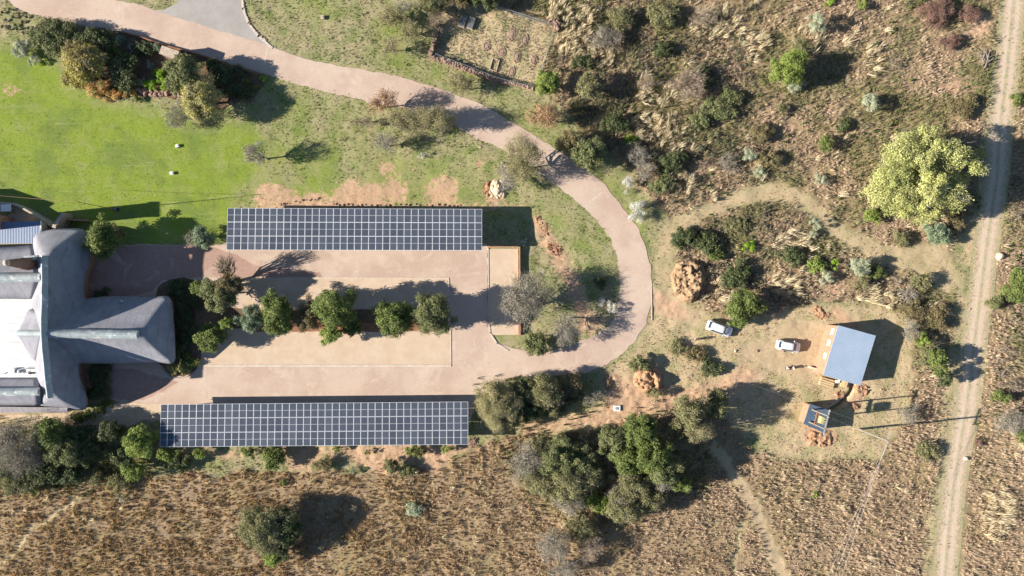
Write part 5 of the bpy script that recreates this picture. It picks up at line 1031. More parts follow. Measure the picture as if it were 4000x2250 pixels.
# ================================================================ TREES AND SHRUBS
# kind: leaf colours, leaf size, coverage, twig colour + count, crown shape
LK = {
 'green':  dict(A=(0.105,0.145,0.038), B=(0.185,0.22,0.06), leaf=.24, cov=2.0, K=26, tw=12),
 'dark':   dict(A=(0.065,0.085,0.035), B=(0.12,0.14,0.055), leaf=.24, cov=2.2, K=24, tw=12),
 'bright': dict(A=(0.17,0.23,0.045), B=(0.27,0.32,0.08), leaf=.22, cov=2.3, K=24, tw=8),
 'lime':   dict(A=(0.166,0.312,0.023), B=(0.262,0.390,0.034), leaf=.16, cov=2.4, K=12, tw=4),
 'yellow': dict(A=(0.43,0.44,0.13), B=(0.53,0.52,0.21), leaf=.20, cov=1.9, K=70, tw=22, C=(0.27,0.29,0.10), twc=(0.36,0.33,0.27)),
 'autumn': dict(A=(0.54,0.45,0.09), B=(0.30,0.28,0.08), leaf=.22, cov=1.7, K=30, tw=25, C=(0.276,0.221,0.138)),
 'greyyellow': dict(A=(0.414,0.377,0.138), B=(0.276,0.260,0.138), leaf=.20, cov=1.2, K=30, tw=60, C=(0.46,0.42,0.11), twc=(0.408,0.363,0.294)),
 'orange': dict(A=(0.52,0.39,0.13), B=(0.55,0.46,0.20), leaf=.15, cov=1.8, K=14, tw=4, C=(0.52,0.27,0.08)),
 'olive':  dict(A=(0.179,0.182,0.075), B=(0.262,0.247,0.109), leaf=.19, cov=.95, K=26, tw=55, twc=(0.312,0.269,0.200)),
 'olivegreen': dict(A=(0.13,0.155,0.06), B=(0.22,0.225,0.095), leaf=.22, cov=2.0, K=30, tw=22),
 'silver': dict(A=(0.331,0.364,0.230), B=(0.455,0.468,0.322), leaf=.15, cov=2.0, K=16, tw=14),
 'frost':  dict(A=(0.600,0.600,0.552), B=(0.580,0.546,0.460), leaf=.13, cov=.8, K=16, tw=45, twc=(0.576,0.538,0.462)),
 'bluegreen': dict(A=(0.166,0.221,0.127), B=(0.248,0.299,0.184), leaf=.18, cov=1.8, K=20, tw=15),
 'bare':   dict(A=(0.331,0.260,0.149), B=(0.276,0.221,0.138), leaf=.12, cov=.14, K=22, tw=26, twc=(0.30,0.25,0.19)),
 'barepink': dict(A=(0.386,0.286,0.184), B=(0.331,0.247,0.161), leaf=.11, cov=.14, K=20, tw=34, twc=(0.432,0.339,0.263)),
 'bareolive': dict(A=(0.276,0.260,0.115), B=(0.331,0.286,0.149), leaf=.13, cov=.36, K=26, tw=20, twc=(0.32,0.28,0.20)),
 'greybare': dict(A=(0.359,0.325,0.253), B=(0.276,0.247,0.184), leaf=.13, cov=.20, K=24, tw=28, twc=(0.33,0.295,0.235)),
 'purple': dict(A=(0.207,0.117,0.092), B=(0.276,0.169,0.127), leaf=.13, cov=1.0, K=20, tw=60, twc=(0.216,0.140,0.110)),
 'brown':  dict(A=(0.262,0.202,0.098), B=(0.193,0.169,0.081), leaf=.17, cov=1.6, K=24, tw=35, twc=(0.240,0.187,0.126)),
 'rustbare': dict(A=(0.469,0.286,0.149), B=(0.386,0.247,0.138), leaf=.16, cov=.28, K=24, tw=28, twc=(0.336,0.222,0.147)),
 'agave':  dict(A=(0.221,0.273,0.196), B=(0.331,0.390,0.276), leaf=.2, cov=1, K=1, tw=0),
}
LM = {}
def leafmat(k):
    if k not in LM:
        d = LK[k]; LM[k] = mat_leaf('leaves_' + k, d['A'], d['B'], 0.18, d.get('C'))
        c = d.get('twc', (0.19, 0.155, 0.125)); LM[k + 't'] = mat_leaf('twigs_' + k, c, tuple(v * .75 for v in c), 0)
    return LM[k], LM[k + 't']
def tubes_np(paths, rads, n=4):
    """paths list of (m,3) arrays"""
    Vs = []; Fs = []; b = 0
    for P, r_ in zip(paths, rads):
        m = len(P); d = np.gradient(P, axis=0); d /= np.linalg.norm(d, axis=1)[:, None] + 1e-9
        a = np.where(np.abs(d[:, 2:3]) < .9, np.array([[0, 0, 1.]]), np.array([[1., 0, 0]])); u = np.cross(d, a); u /= np.linalg.norm(u, axis=1)[:, None] + 1e-9; w = np.cross(d, u)
        t = np.arange(n) * 2 * np.pi / n; ringv = P[:, None] + (u[:, None] * np.cos(t)[None, :, None] + w[:, None] * np.sin(t)[None, :, None]) * np.asarray(r_)[:, None, None]
        Vs.append(ringv.reshape(-1, 3)); i = np.arange(m - 1)[:, None] * n; j = np.arange(n)[None]
        Fs.append((b + np.stack([i + j, i + (j + 1) % n, i + n + (j + 1) % n, i + n + j], -1)).reshape(-1, 4)); b += m * n
    return np.concatenate(Vs), np.concatenate(Fs)
def make_tree(name, cat, kind, px, py, rx, ry, h, label, seed, group=None, base=None, K=None, trunk=None, cov=None, tw=None, bark=None, lobes=None):
    d = LK[kind]; r = np.random.default_rng(seed); zc = h * .58; c = G(px, py, zc)
    bx, by = (c.x, c.y) if base is None else P2(*base)
    f = (CAM_H - zc) / CAM_H / PPM; a, b = rx * f * 1.2, ry * f * 1.2; R_ = math.sqrt(a * b); K = K or d['K']; K = max(5, int(K * min(1.5, max(.35, (R_ / 3) ** .9))))
    ox, oy = c.x - bx, c.y - by
    tall = h > 2.6 and R_ > 1.0
    z0 = h * (.28 if tall else .12)
    # clumps
    q = np.sqrt((np.arange(K) + r.uniform(.2, .8, K)) / K) * .74; t = np.arange(K) * 2.39996 + r.uniform(-.5, .5, K); edge = (1 + .30 * np.sin(t * 2 + seed) * q + .22 * np.sin(t * 3 + seed * 2.3) * q) * r.uniform(.86, 1.12, K)
    cx = ox + a * q * np.cos(t) * edge; cy = oy + b * q * np.sin(t) * edge
    rc = R_ * r.uniform(.19, .40, K) * (1 - .25 * q) * (26 / max(K, 12)) ** .22
    cz = z0 + (h - z0 - rc * .7) * (np.sqrt(np.clip(1 - (q * 1.12) ** 2, 0.04, 1))) * r.uniform(.60, 1.0, K)
    cz = np.maximum(cz, rc * .6)
    if lobes:
        A_ = []
        for (lx_, ly_, lr_, lh_) in lobes:
            lc = G(lx_, ly_, lh_ * .7); k_ = max(5, int(lr_ / 7)); tt = np.arange(k_) * 2.4 + r.uniform(-.6, .6, k_); qq = np.sqrt((np.arange(k_) + r.uniform(.1, .9, k_)) / k_) * .8; rr0 = lr_ * f
            A_.append(np.stack([lc.x - bx + rr0 * qq * np.cos(tt) * r.uniform(.8, 1.2, k_), lc.y - by + rr0 * qq * np.sin(tt) * r.uniform(.8, 1.2, k_), lh_ * (.62 + .3 * np.sqrt(1 - qq ** 2)) * r.uniform(.85, 1.05, k_), rr0 * r.uniform(.26, .42, k_)], 1))
        A_ = np.concatenate(A_); cx, cy, cz, rc = A_[:, 0], A_[:, 1], A_[:, 2], A_[:, 3]; K = len(cx)
    # a second, lower layer so light does not pass straight through
    k2 = int(K * .5)
    k2 = int(K * .5) if not lobes else int(K * .3)
    if tall and K > 8:
        t2 = r.uniform(0, 2 * np.pi, k2); q2 = np.sqrt(r.uniform(0, 1, k2)) * .7
        cx = np.concatenate([cx, ox + a * q2 * np.cos(t2)]); cy = np.concatenate([cy, oy + b * q2 * np.sin(t2)]); rc = np.concatenate([rc, R_ * r.uniform(.22, .34, k2)]); cz = np.concatenate([cz, z0 + (h - z0) * r.uniform(.15, .5, k2)])
    KK = len(cx); root = empty(name, (bx, by, float(gz(bx, by)) - .03), label=label, cat=cat, group=group)
    cl = np.stack([cx, cy, cz], 1); lm, tm = leafmat(kind); big = 'twigs' 
    cov = d['cov'] if cov is None else cov; tw = d['tw'] if tw is None else tw
    leaf = d['leaf'] * (1 if R_ > 1.8 else max(.62, R_ / 1.8)) * (1.1 if R_ > 4.5 else 1)
    # leaves
    if cov > 0:
        nl = (cov * 4 * np.pi * rc ** 2 / leaf ** 2).astype(int) + 4; ci = np.repeat(np.arange(KK), nl); N = len(ci)
        dv = r.normal(size=(N, 3)); dv /= np.linalg.norm(dv, axis=1)[:, None]; dv[:, 2] = np.where(dv[:, 2] < -.35, -dv[:, 2], dv[:, 2])
        rr_ = rc[ci] * np.power(r.uniform(0, 1, N), .30) * r.uniform(.85, 1.18, N); lob = 1 + .22 * np.sin(dv[:, 0] * 5 + ci) * np.cos(dv[:, 1] * 6 + ci * 2)
        p = cl[ci] + dv * (rr_ * lob)[:, None] * np.array([1, 1, .8]); p[:, 2] = np.maximum(p[:, 2], .06)
        nn = dv * .8 + r.normal(size=(N, 3)) * .55; nn[:, 2] += .25; nn /= np.linalg.norm(nn, axis=1)[:, None]; tmp = r.normal(size=(N, 3)); u = np.cross(nn, tmp); u /= np.linalg.norm(u, axis=1)[:, None]; w = np.cross(nn, u)
        s_ = (leaf * r.uniform(.5, 1.15, N) * .5)[:, None]; V = np.stack([p - u * s_ * 1.25, p - w * s_ * .7, p + u * s_ * 1.25, p + w * s_ * .7], 1).reshape(-1, 3)
        F = np.arange(N * 4).reshape(N, 4); ct_ = r.uniform(0, 1, KK); cb_ = r.uniform(.35, .8, KK)
        T = np.stack([np.clip(ct_[ci] * .6 + r.uniform(0, .5, N), 0, 1), np.clip(cb_[ci] + r.uniform(-.3, .3, N), 0, 1), np.clip(ct_[ci][::-1] * .55 + r.uniform(0, .45, N), 0, 1), np.ones(N)], 1)
        link('foliage' if cov > .9 else 'leaves', np_mesh('foliage', V, F, np.repeat(T, 4, 0)), lm, root)
    # trunk, limbs to the clumps
    multi = (trunk is None and not tall); nb_ = min(KK, K, 22); sel = r.permutation(K)[:nb_]
    tr0 = (trunk or (0.035 * h + .03)) * (.5 if multi else 1) * (.6 if 20 <= tw <= 34 else 1); fork = np.array([ox * .25, oy * .25, z0 * (.9 if not multi else .3)])
    paths = [np.stack([np.array([0, 0, -.1]), fork * .5 + np.array([.02, .03, 0]), fork])]; rads = [[tr0 * 1.25, tr0, tr0 * .85]]
    for i in sel:
        e = cl[i] + np.array([0, 0, -.1]); m1 = fork * .6 + e * .4 + np.append(r.normal(size=2) * .10 * R_ , -.05 * h); m2 = fork * .25 + e * .75 + np.append(r.normal(size=2) * .08 * R_, .02 * h)
        paths.append(np.stack([fork, m1, m2, e])); rads.append([tr0 * .55, tr0 * .38, tr0 * .22, tr0 * .1])
    if tw >= 20:
        for i in sel:
            for k in range(4):
                e = cl[i] + r.normal(size=3) * rc[i] * np.array([.75, .75, .5]); s0 = fork * .35 + cl[i] * .65; m1 = (s0 + e) / 2 + r.normal(size=3) * rc[i] * .12; paths.append(np.stack([s0, m1, e])); rads.append([tr0 * .2 + .012, tr0 * .13 + .01, .012])
    V, F = tubes_np(paths, rads, 5); link('trunk' if cat == 'tree' else 'stem', np_mesh('trunk', V, F), bark or (M_BARKP if kind in ('frost', 'barepink', 'greybare', 'greyyellow') else M_BARK), root, smooth=True)
    # twigs
    if R_ < 1.3 and tw < 20: tw = 0
    if tw > 0 and np.maximum(3, (tw * (rc / .9) ** 1.3)).sum() > 60:
        nt_ = np.maximum(3, (tw * (rc / .9) ** 1.3)).astype(int); ci = np.repeat(np.arange(KK), nt_); N = len(ci); dv = r.normal(size=(N, 3)); dv[:, 2] = np.abs(dv[:, 2]) * .9 - .1
        out = cl[ci] - (fork + np.array([0, 0, -.2])); out /= np.linalg.norm(out, axis=1)[:, None]; dv = dv / np.linalg.norm(dv, axis=1)[:, None] + out * .8; dv /= np.linalg.norm(dv, axis=1)[:, None]
        s0 = cl[ci] + r.normal(size=(N, 3)) * rc[ci][:, None] * .38; L = rc[ci] * r.uniform(.35, .95, N); e = s0 + dv * L[:, None]; m = (s0 + e) / 2 + r.normal(size=(N, 3)) * L[:, None] * .09
        s0[:, 2] = np.maximum(s0[:, 2], .03); e[:, 2] = np.maximum(e[:, 2], .08); wv = np.cross(dv, r.normal(size=(N, 3))); wv /= np.linalg.norm(wv, axis=1)[:, None]; wd_ = (r.uniform(.010, .022, N) * (1.25 if R_ > 3 else 1))[:, None]
        V = np.stack([s0 - wv * wd_, s0 + wv * wd_, m + wv * wd_ * .8, m - wv * wd_ * .8, e], 1).reshape(-1, 3); bI = np.arange(N) * 5
        F = np.concatenate([np.stack([bI, bI + 1, bI + 2], 1), np.stack([bI, bI + 2, bI + 3], 1), np.stack([bI + 3, bI + 2, bI + 4], 1)])
        T = np.repeat(np.stack([r.uniform(0, 1, N), r.uniform(.2, .8, N), np.zeros(N), np.ones(N)], 1), 5, 0); link('twigs', np_mesh('twigs', V, F, T), tm, root)
    return root
TS = 100
def T(kind, px, py, rx, ry, h, label, name=None, **k):
    global TS; TS += 1
    cat = 'tree' if h > 3.2 else 'shrub'
    if name is None: name = {'tree': 'leafy_tree', 'shrub': 'leafy_shrub'}[cat] if kind not in ('bare', 'barepink', 'bareolive', 'greybare', 'frost', 'purple', 'rustbare') else {'tree': 'bare_tree', 'shrub': 'bare_shrub'}[cat]
    return make_tree(name, cat, kind, px, py, rx, ry, h, label, TS, **k)
# planted bed, upper left
T('olivegreen',200,145,78,70,3.6,'fine-leaved olive green tree at the left end of the planted bed')
T('silver',85,190,45,40,2.2,'silvery grey shrub left of the olive green tree on the lawn')
T('silver',135,235,32,28,1.5,'low grey-green shrub below the silvery one on the lawn')
T('autumn',330,240,88,72,5.2,'yellow-green autumn tree filling the left end of the planted bed')
T('autumn',300,305,70,38,1.6,'low golden shrub under the yellow-green autumn tree')
T('orange',375,345,62,34,1.0,'sprawling buff and gold shrub on the lower edge of the bed')
T('orange',455,368,55,26,.8,'orange-red flowering ground shrub on the lower edge of the bed')
T('dark',370,160,78,48,3.4,'dark shrub at the upper left of the planted bed')
T('dark',470,270,62,62,3.0,'dark shaded shrub right of the yellow-green tree')
T('dark',560,190,50,25,1.5,'dark clipped shrub against the low red wall')
T('bluegreen',600,182,34,20,1.3,'blue-green shrub right against the stone pillar')
T('dark',500,330,40,34,1.8,'small dark shrub above the orange flowers')
T('bright',420,205,48,22,.9,'light green trailing shrub in the middle of the bed')
T('bright',480,225,26,18,.8,'small bright clump of leaves in the middle of the bed')
T('lime',590,330,28,26,1.3,'bright green ball shrub, left of the pair above the boulders')
T('lime',642,322,30,36,1.5,'bright green ball shrub, right of the pair above the boulders')
T('lime',620,282,32,22,1.2,'darker green ball shrub behind the bright pair')
T('silver',552,320,17,19,.9,'pale blue-grey shrub left of the bright green balls')
T('green',532,386,17,16,1.0,'small dark green bush standing on the lawn edge of the bed')
T('green',440,342,13,12,.6,'left small blue-green tuft among the orange flowers'); T('green',482,350,18,14,.6,'right small blue-green tuft among the orange flowers')
T('olivegreen',722,285,62,72,6.2,'olive green tree just below the stone pillar')
T('olivegreen',685,335,40,34,4.0,'lower olive green tree leaning on the one below the pillar')
T('greyyellow',785,385,74,86,6.4,'grey tree with yellow leaves at its rim, right end of the bed')
T('greybare',695,455,52,58,3.4,'bare grey tree on the lawn below the boulders', base=(745,466))
T('dark',880,290,62,42,1.9,'dark shaded shrub in the right half of the bed'); T('dark',930,360,60,34,1.6,'dark low shrub at the lower right of the bed'); T('dark',820,255,40,24,1.6,'dark shrub between the pillar and the right half of the bed')
T('lime',1030,306,17,16,.9,'bright green ball shrub at the right tip of the bed beside the driveway'); T('green',965,318,20,14,1.0,'dull green ball shrub left of the bright one at the right tip'); T('green',985,345,24,17,1.0,'low green ball shrub below the right tip of the bed')
def agave(px, py, r_, label, seed):
    rr = random.Random(seed); x, y = P2(px, py); vs = []; fs = []; R__ = r_ / PPM
    for k in range(22):
        t = k * 2.4; L = R__ * rr.uniform(.8, 1.1); z = .15 + .55 * (k / 22) * R__; u = Vector((math.cos(t), math.sin(t), 0)); w = Vector((-u.y, u.x, 0)); L *= 1 - .45 * k / 22; b = len(vs)
        vs += [u * .05 + Vector((0, 0, .05)), u * L * .5 + w * L * .16 + Vector((0, 0, z + .1)), u * L + Vector((0, 0, z + .25)), u * L * .5 - w * L * .16 + Vector((0, 0, z + .1)), u * L * .5 + Vector((0, 0, z - .02))]; fs += [(b, b + 1, b + 2, b + 4), (b, b + 4, b + 2, b + 3)]
    o = link('agave', np_mesh('agave', np.array([tuple(v) for v in vs]), np.array(fs), np.array([(rr.random(), .6, 0, 1) for _ in vs])), leafmat('agave')[0]); o.location = (x, y, float(gz(x, y))); tag(o, label, 'succulent', 'agaves in the planted bed')
for i, (px, py, r_, l) in enumerate(((323,133,22,'topmost'),(325,165,20,'lower'),(290,150,18,'leftmost'),(385,118,18,'rightmost'))): agave(px, py, r_, l + ' blue-grey agave in the shaded left corner of the bed', i)
agave(476,157,26,'pale agave standing alone on the brown soil by the low red wall', 11); agave(527,190,28,'spiky agave left of the clipped shrubs along the wall', 12); agave(595,262,22,'agave half hidden behind the bright green balls', 13); agave(830,253,22,'agave right of the pillar in the tree shade', 14)
# around the driveway
T('rustbare',1500,395,64,42,5.2,'bare russet tree overhanging the driveway edge', base=(1515,420))
T('bareolive',1600,475,95,55,4.6,'wide bare olive-brown tree inside the driveway bend', base=(1480,490))
T('bareolive',1700,470,72,58,6.0,'bare brown tree overlapping the driveway right of the wide one', base=(1690,500))
T('greybare',1505,555,52,40,4.0,'small bare grey tree below the wide olive-brown one', base=(1515,572))
T('bare',1420,478,60,22,4.2,'thin bare tree left of the wide olive-brown one', base=(1400,478))
T('frost',1565,472,24,24,1.6,'frosty white shrub under the wide bare tree'); T('frost',1653,605,17,15,1.2,'small frosty shrub above the sand heap')
T('greybare',998,600,48,52,5.6,'bare grey tree alone on the lawn with twin trunks', base=(1046,621))
T('greybare',1985,700,40,60,4.5,'thin grey tree left of the tall one by the driveway bend', base=(1960,632)); T('bareolive',2050,620,88,88,7.2,'large bare olive-grey tree on the inner side of the driveway bend', base=(2060,660))
T('frost',1140,770,10,9,.7,'tiny frosty shrub on the bank above the upper carport') if False else None
T('bareolive',1525,65,58,40,3.6,'upper bare tree left of the cemetery', base=(1570,72)); T('bareolive',1600,120,48,44,3.8,'second bare tree left of the cemetery', base=(1590,140)); T('bare',1530,185,50,34,3.6,'lowest bare tree left of the cemetery', base=(1540,200)); T('greybare',1580,25,40,28,3.0,'grey bare shrub at the top edge left of the cemetery')
T('olive',1680,20,62,40,4.6,'olive tree at the top edge above the cemetery wall corner'); T('barepink',1712,75,38,44,3.0,'pinkish bare shrub against the left cemetery wall'); T('dark',1885,5,80,30,4.0,'dark tree at the top edge behind the cemetery fence'); T('brown',1790,-12,70,34,4.6,'brown tree at the top edge above the granite slabs')
T('bareolive',1800,325,62,40,4.0,'thin olive tree on the verge below the cemetery wall', base=(1840,350))
T('bright',2136,330,48,50,4.6,'round bright green tree at the lower right corner of the cemetery')
T('rustbare',2130,450,64,56,5.0,'bare russet-brown tree on the verge below the round bright tree', base=(2180,478))
T('olive',2292,335,42,62,4.4,'narrow grey-olive tree right of the round bright tree'); T('brown',2230,560,56,42,4.4,'brown-green tree beside the driveway on the outer verge'); T('olivegreen',2300,600,70,55,5.6,'dark olive tree between the verge and the veld')
T('frost',2452,715,26,28,2.2,'frosty white shrub on the outer verge of the driveway', base=(2448,712)); T('frost',2490,825,34,50,2.6,'tall frosty shrub below the first on the outer verge')
# upper veld
T('greybare',2360,150,62,48,3.0,'grey bare shrub right of the pale grass fans near the top'); T('olive',2590,60,62,46,3.2,'olive shrub near the top edge of the veld'); T('barepink',2745,70,44,42,3.0,'pinkish bare shrub near the top edge of the veld'); T('barepink',2400,155,50,42,2.6,'mauve bare shrub right of the grey one near the top')
T('barepink',2525,320,38,36,3.0,'small round pinkish bare shrub in the upper veld'); T('barepink',2685,335,72,66,3.6,'largest pinkish bare tree in the upper veld'); T('olive',2430,70,50,50,2.8,'grey-olive shrub behind the mauve one near the top')
T('dark',2590,190,42,30,2.2,'dark bush in the middle of the upper veld'); T('olivegreen',2800,420,80,42,1.9,'spreading green thicket shrub in the upper veld'); T('olivegreen',2860,380,46,34,1.6,'green shrub above the spreading thicket'); T('dark',2740,300,44,50,2.0,'dark bush right of the largest pinkish tree'); T('olivegreen',2740,470,44,34,1.6,'low green shrub below the spreading thicket')
T('dark',2400,480,54,40,2.6,'dark bush at the left edge of the upper veld'); T('dark',2280,240,36,30,2.2,'dark bush above the narrow grey-olive tree'); T('lime',2470,545,32,22,1.4,'light green bush in the pale grass of the veld edge')
T('greybare',2490,600,48,44,3.4,'grey bare shrub at the veld edge above the verge'); T('greybare',2520,665,42,42,3.0,'second grey bare shrub below the first at the veld edge'); T('dark',2620,640,60,44,2.4,'dark low shrub right of the two grey ones'); T('olivegreen',2590,720,50,34,2.0,'olive shrub at the lower tip of the upper veld')
T('bright',3080,268,66,72,5.6,'yellow-green tree standing alone with a long shadow in the upper veld'); T('silver',3105,335,40,24,1.8,'grey-green shrub at the foot of the lone yellow-green tree'); T('olive',3135,185,42,34,2.0,'olive shrub above the lone yellow-green tree')
T('silver',3190,90,38,38,3.8,'silver tree near the top right with a long shadow'); T('bright',3371,18,22,22,1.6,'small bright green bush at the top edge'); T('lime',3245,8,24,12,1.2,'lime green bush at the top edge, left of the bright one')
T('purple',3665,50,62,58,2.4,'large purple-brown heap of bare shrub near the top right'); T('purple',3715,160,38,40,1.8,'purple-brown shrub below the large one near the track'); T('purple',3790,55,42,38,1.8,'purple-brown shrub right of the large one near the track'); T('barepink',3490,240,32,28,1.6,'faint pinkish shrub in the open right part of the upper veld')
T('silver',3400,402,38,34,2.9,'round silver shrub with a shadow, middle right of the upper veld'); T('green',3228,560,26,30,2.7,'small dark green tree with an oval shadow in the upper veld'); T('dark',3300,490,30,26,1.5,'dark green shrub above the small oval tree'); T('silver',3206,702,25,25,1.7,'small silver shrub above the mown path'); T('silver',2925,605,32,30,1.9,'left silver shrub of the middle veld'); T('silver',2965,675,25,24,1.6,'lower silver shrub of the middle veld'); T('greybare',2850,640,45,38,1.9,'grey shrub left of the silver pair'); T('olive',3055,430,28,24,1.5,'small olive shrub beside the red ditch')
T('brown',2970,520,46,40,2.2,'brown shrub left of the red ditch'); T('brown',3010,620,44,40,1.8,'brown shrub above the mown path bend')
T('yellow',3600,690,190,170,10.5,'largest tree, pale yellow-green with a broad lobed crown by the track', lobes=[(3630,545,62,9.5),(3700,610,70,9.8),(3775,650,58,8.6),(3590,640,58,10.4),(3520,690,62,9.4),(3620,730,66,10.4),(3710,740,54,8.6),(3460,735,50,7.6),(3540,790,60,8.6),(3620,830,52,7.4),(3680,815,40,6.6),(3440,790,36,6),(3560,580,40,8.4),(3810,610,36,7.6)]); T('bluegreen',3660,910,52,42,2.9,'blue-green shrub under the lower edge of the pale yellow tree'); T('bright',3410,845,32,28,2.0,'yellowish green bush left of the pale yellow tree'); T('olive',3520,930,40,30,1.8,'grey-olive shrub below the pale yellow tree'); T('brown',3740,860,40,50,1.8,'brown shrub right of the blue-green one'); T('brown',3760,420,54,50,1.6,'brown-green thicket shrub left of the track near the top')
# middle patch of scrub between the mown path and the cars
T('dark',2680,930,58,46,2.2,'dark green bush at the left tip of the middle scrub patch'); T('dark',2760,950,52,44,2.0,'dark bush right of the one at the left tip'); T('green',2790,990,38,30,1.6,'green bush in the left of the middle scrub patch'); T('lime',2930,960,28,24,1.3,'lime bush at the centre of the middle scrub patch'); T('dark',2880,1080,56,50,2.0,'dark tangled bush in the lower middle of the scrub patch'); T('olive',2880,880,48,34,1.5,'olive bush on the top edge of the middle scrub patch')
T('bright',3190,1035,34,34,1.8,'left yellow-green bush in the right half of the scrub patch'); T('lime',3262,1034,18,22,1.4,'small lime bush between the silver shrubs'); T('silver',3178,872,24,26,2.3,'topmost silver shrub on the right edge of the scrub patch'); T('silver',3180,915,20,20,1.5,'silver shrub just below the topmost one'); T('silver',3365,1040,40,38,3.0,'largest silver shrub right of the scrub patch'); T('silver',3226,1082,28,27,2.0,'round silver shrub below the small lime bush'); T('olive',3370,1100,34,26,2.0,'grey-olive shrub below the largest silver one')
T('dark',3100,1000,50,40,2.0,'dark bush in the middle of the scrub patch'); T('green',3420,1060,34,28,1.9,'green bush right of the largest silver shrub'); T('greybare',3550,1150,44,34,2.4,'grey shrub above the shed toward the track'); T('olive',3600,1100,48,32,2.4,'olive shrub left of the track above the shed'); T('brown',3560,1210,54,36,2.2,'brown shrub upper right of the shed'); T('brown',3660,1240,44,60,2.0,'brown thicket shrub along the track beside the shed'); T('greybare',3555,1290,34,48,3.2,'grey bare tree behind the shed'); T('bright',3600,1325,34,30,2.4,'yellow-green bush behind the shed'); T('green',3665,1410,34,50,4.6,'green tree right of the shed along the track'); T('dark',3690,1480,30,40,3.8,'dark green tree below the one along the track'); T('olive',3620,1390,44,44,2.8,'olive shrub between the shed and the green tree')
T('green',2905,1195,62,66,5.2,'dense green tree just above the larger white car'); T('green',2885,1250,30,32,3.0,'low green lobe tree touching the larger white car')
T('brown',2720,1385,44,30,1.5,'brown scrub bush below the standing person'); T('dark',2780,1440,54,28,1.4,'dark scrub bush below the larger car'); T('olive',2650,1360,38,30,1.2,'olive scrub bush left of the standing person')
# loop and parking
T('greybare',2055,1160,105,95,7.6,'large bare grey tree beside the sandy strip with a shadow across the drive', base=(2085,1195), K=34); T('greybare',2215,1280,56,62,5.6,'medium bare grey tree in the lower part of the loop', base=(2225,1240)); T('frost',2350,1178,22,22,1.5,'upper frosty white shrub inside the loop'); T('frost',2392,1200,28,27,1.7,'lower, larger frosty white shrub inside the loop'); T('olivegreen',2095,1345,52,44,3.4,'green shrubby tree at the bottom of the loop'); T('dark',2345,1105,30,22,1.3,'dark low bush near the right rim of the loop'); T('frost',2048,945,14,14,1.0,'tiny frosty shrub in the carport shadow')
T('green',400,930,55,80,6.8,'tall green tree touching the north tip of the thatched roof'); T('bluegreen',792,925,46,44,3.6,'round grey-green tree at the left end of the upper carport'); T('brown',455,920,30,44,3.0,'reddish brown shrub behind the tree at the thatched roof'); T('greybare',745,935,26,34,2.6,'thin grey shrub left of the round grey-green tree')
T('olivegreen',860,1150,78,62,6.2,'grey-green tree at the left end of the parking bed'); T('brown',895,1115,58,40,6.8,'brown-topped tree over the grey-green one in the parking bed'); T('bare',885,1035,44,46,6.6,'bare thin tree whose branching shadow lies on the upper paving', base=(905,1108), tw=40)
T('green',825,1322,56,56,5.0,'green tree nearest the thatched gable in the parking bed'); T('bright',890,1262,24,26,5.0,'small light green crown between the two left trees of the bed'); T('bluegreen',985,1242,52,56,5.4,'blue-green tree in the left part of the parking bed'); T('green',1090,1228,60,80,7.4,'tall oval green tree in the parking bed'); T('brown',1205,1232,52,58,5.8,'brown-olive tree between two green ones in the parking bed'); T('green',1312,1200,80,76,8.6,'big green tree in the middle of the parking bed'); T('bright',1290,1300,38,42,5.2,'light green lower lobe tree under the big middle one'); T('green',1375,1280,40,40,3.8,'green shrub right of the light green lobe')
T('green',1540,1245,72,76,7.8,'second green tree from the right end of the parking bed'); T('olivegreen',1692,1225,78,76,8.4,'last, darkest tree at the right end of the parking bed')
T('green',770,1125,32,30,2.4,'green bush at the kerb beside the grey-green parking tree')
for i, (px, py, rx, ry) in enumerate(((690,1130,48,34),(730,1180,46,44),(715,1250,40,46),(740,1310,48,42),(700,1370,40,40))): T('dark', px, py, rx, ry, 1.1, ('first','second','third','fourth','fifth')[i] + ' dark bed shrub counted from the top, in the shade of the thatched gable')
T('greyyellow',700,1440,56,26,.9,'pale-leaved sunlit ground shrub at the lower tip of the gable bed', tw=6); T('green',735,1415,42,30,.9,'green-leaved ground shrub beside the pale one at the gable bed')
T('dark',385,1480,44,90,1.6,'dark hedge shrub in the shade between the roof and the drive'); T('dark',390,1180,30,60,1.2,'dark shrub in the upper roof corner'); 
for i, (px, py) in enumerate(((300,1632),(345,1618),(388,1600),(415,1575))): T('green', px, py, 30, 17, .9, ('leftmost','second','third','rightmost')[i] + ' strappy green plant along the lower corner of the thatched roof')
# below the lower carport
T('greybare',70,1740,120,105,7.5,'big bare grey tree at the left edge below the house', K=36); T('green',205,1690,62,66,7.0,'green tree in front of the big bare grey one'); T('olivegreen',255,1760,62,70,6.4,'dark green tree right of the big bare grey one'); T('dark',170,1840,74,44,4.2,'dark tree at the foot of the left thicket'); T('olive',60,1880,90,44,3.6,'olive tree at the lower left of the left thicket'); T('green',130,1900,36,24,2.6,'light green bush at the bottom of the left thicket'); T('dark',340,1760,56,60,5.0,'very dark tree between the thicket and the lower carport'); T('dark',440,1680,52,44,4.6,'dark tree beside the sandy path left of the lower carport')
T('bright',548,1725,54,66,6.2,'yellow-green tree at the left end of the lower carport'); T('bright',520,1835,42,40,4.0,'light green tree below the yellow-green one'); T('olive',370,1865,46,36,2.4,'grey-olive bush in the grass below the left thicket'); T('olive',460,1885,56,34,2.0,'golden-olive bush below the light green tree'); T('dark',690,1810,56,34,2.2,'dark low bush below the left end of the lower carport'); T('silver',470,1946,22,20,1.4,'small silvery shrub beside the ditch in the lower left veld')
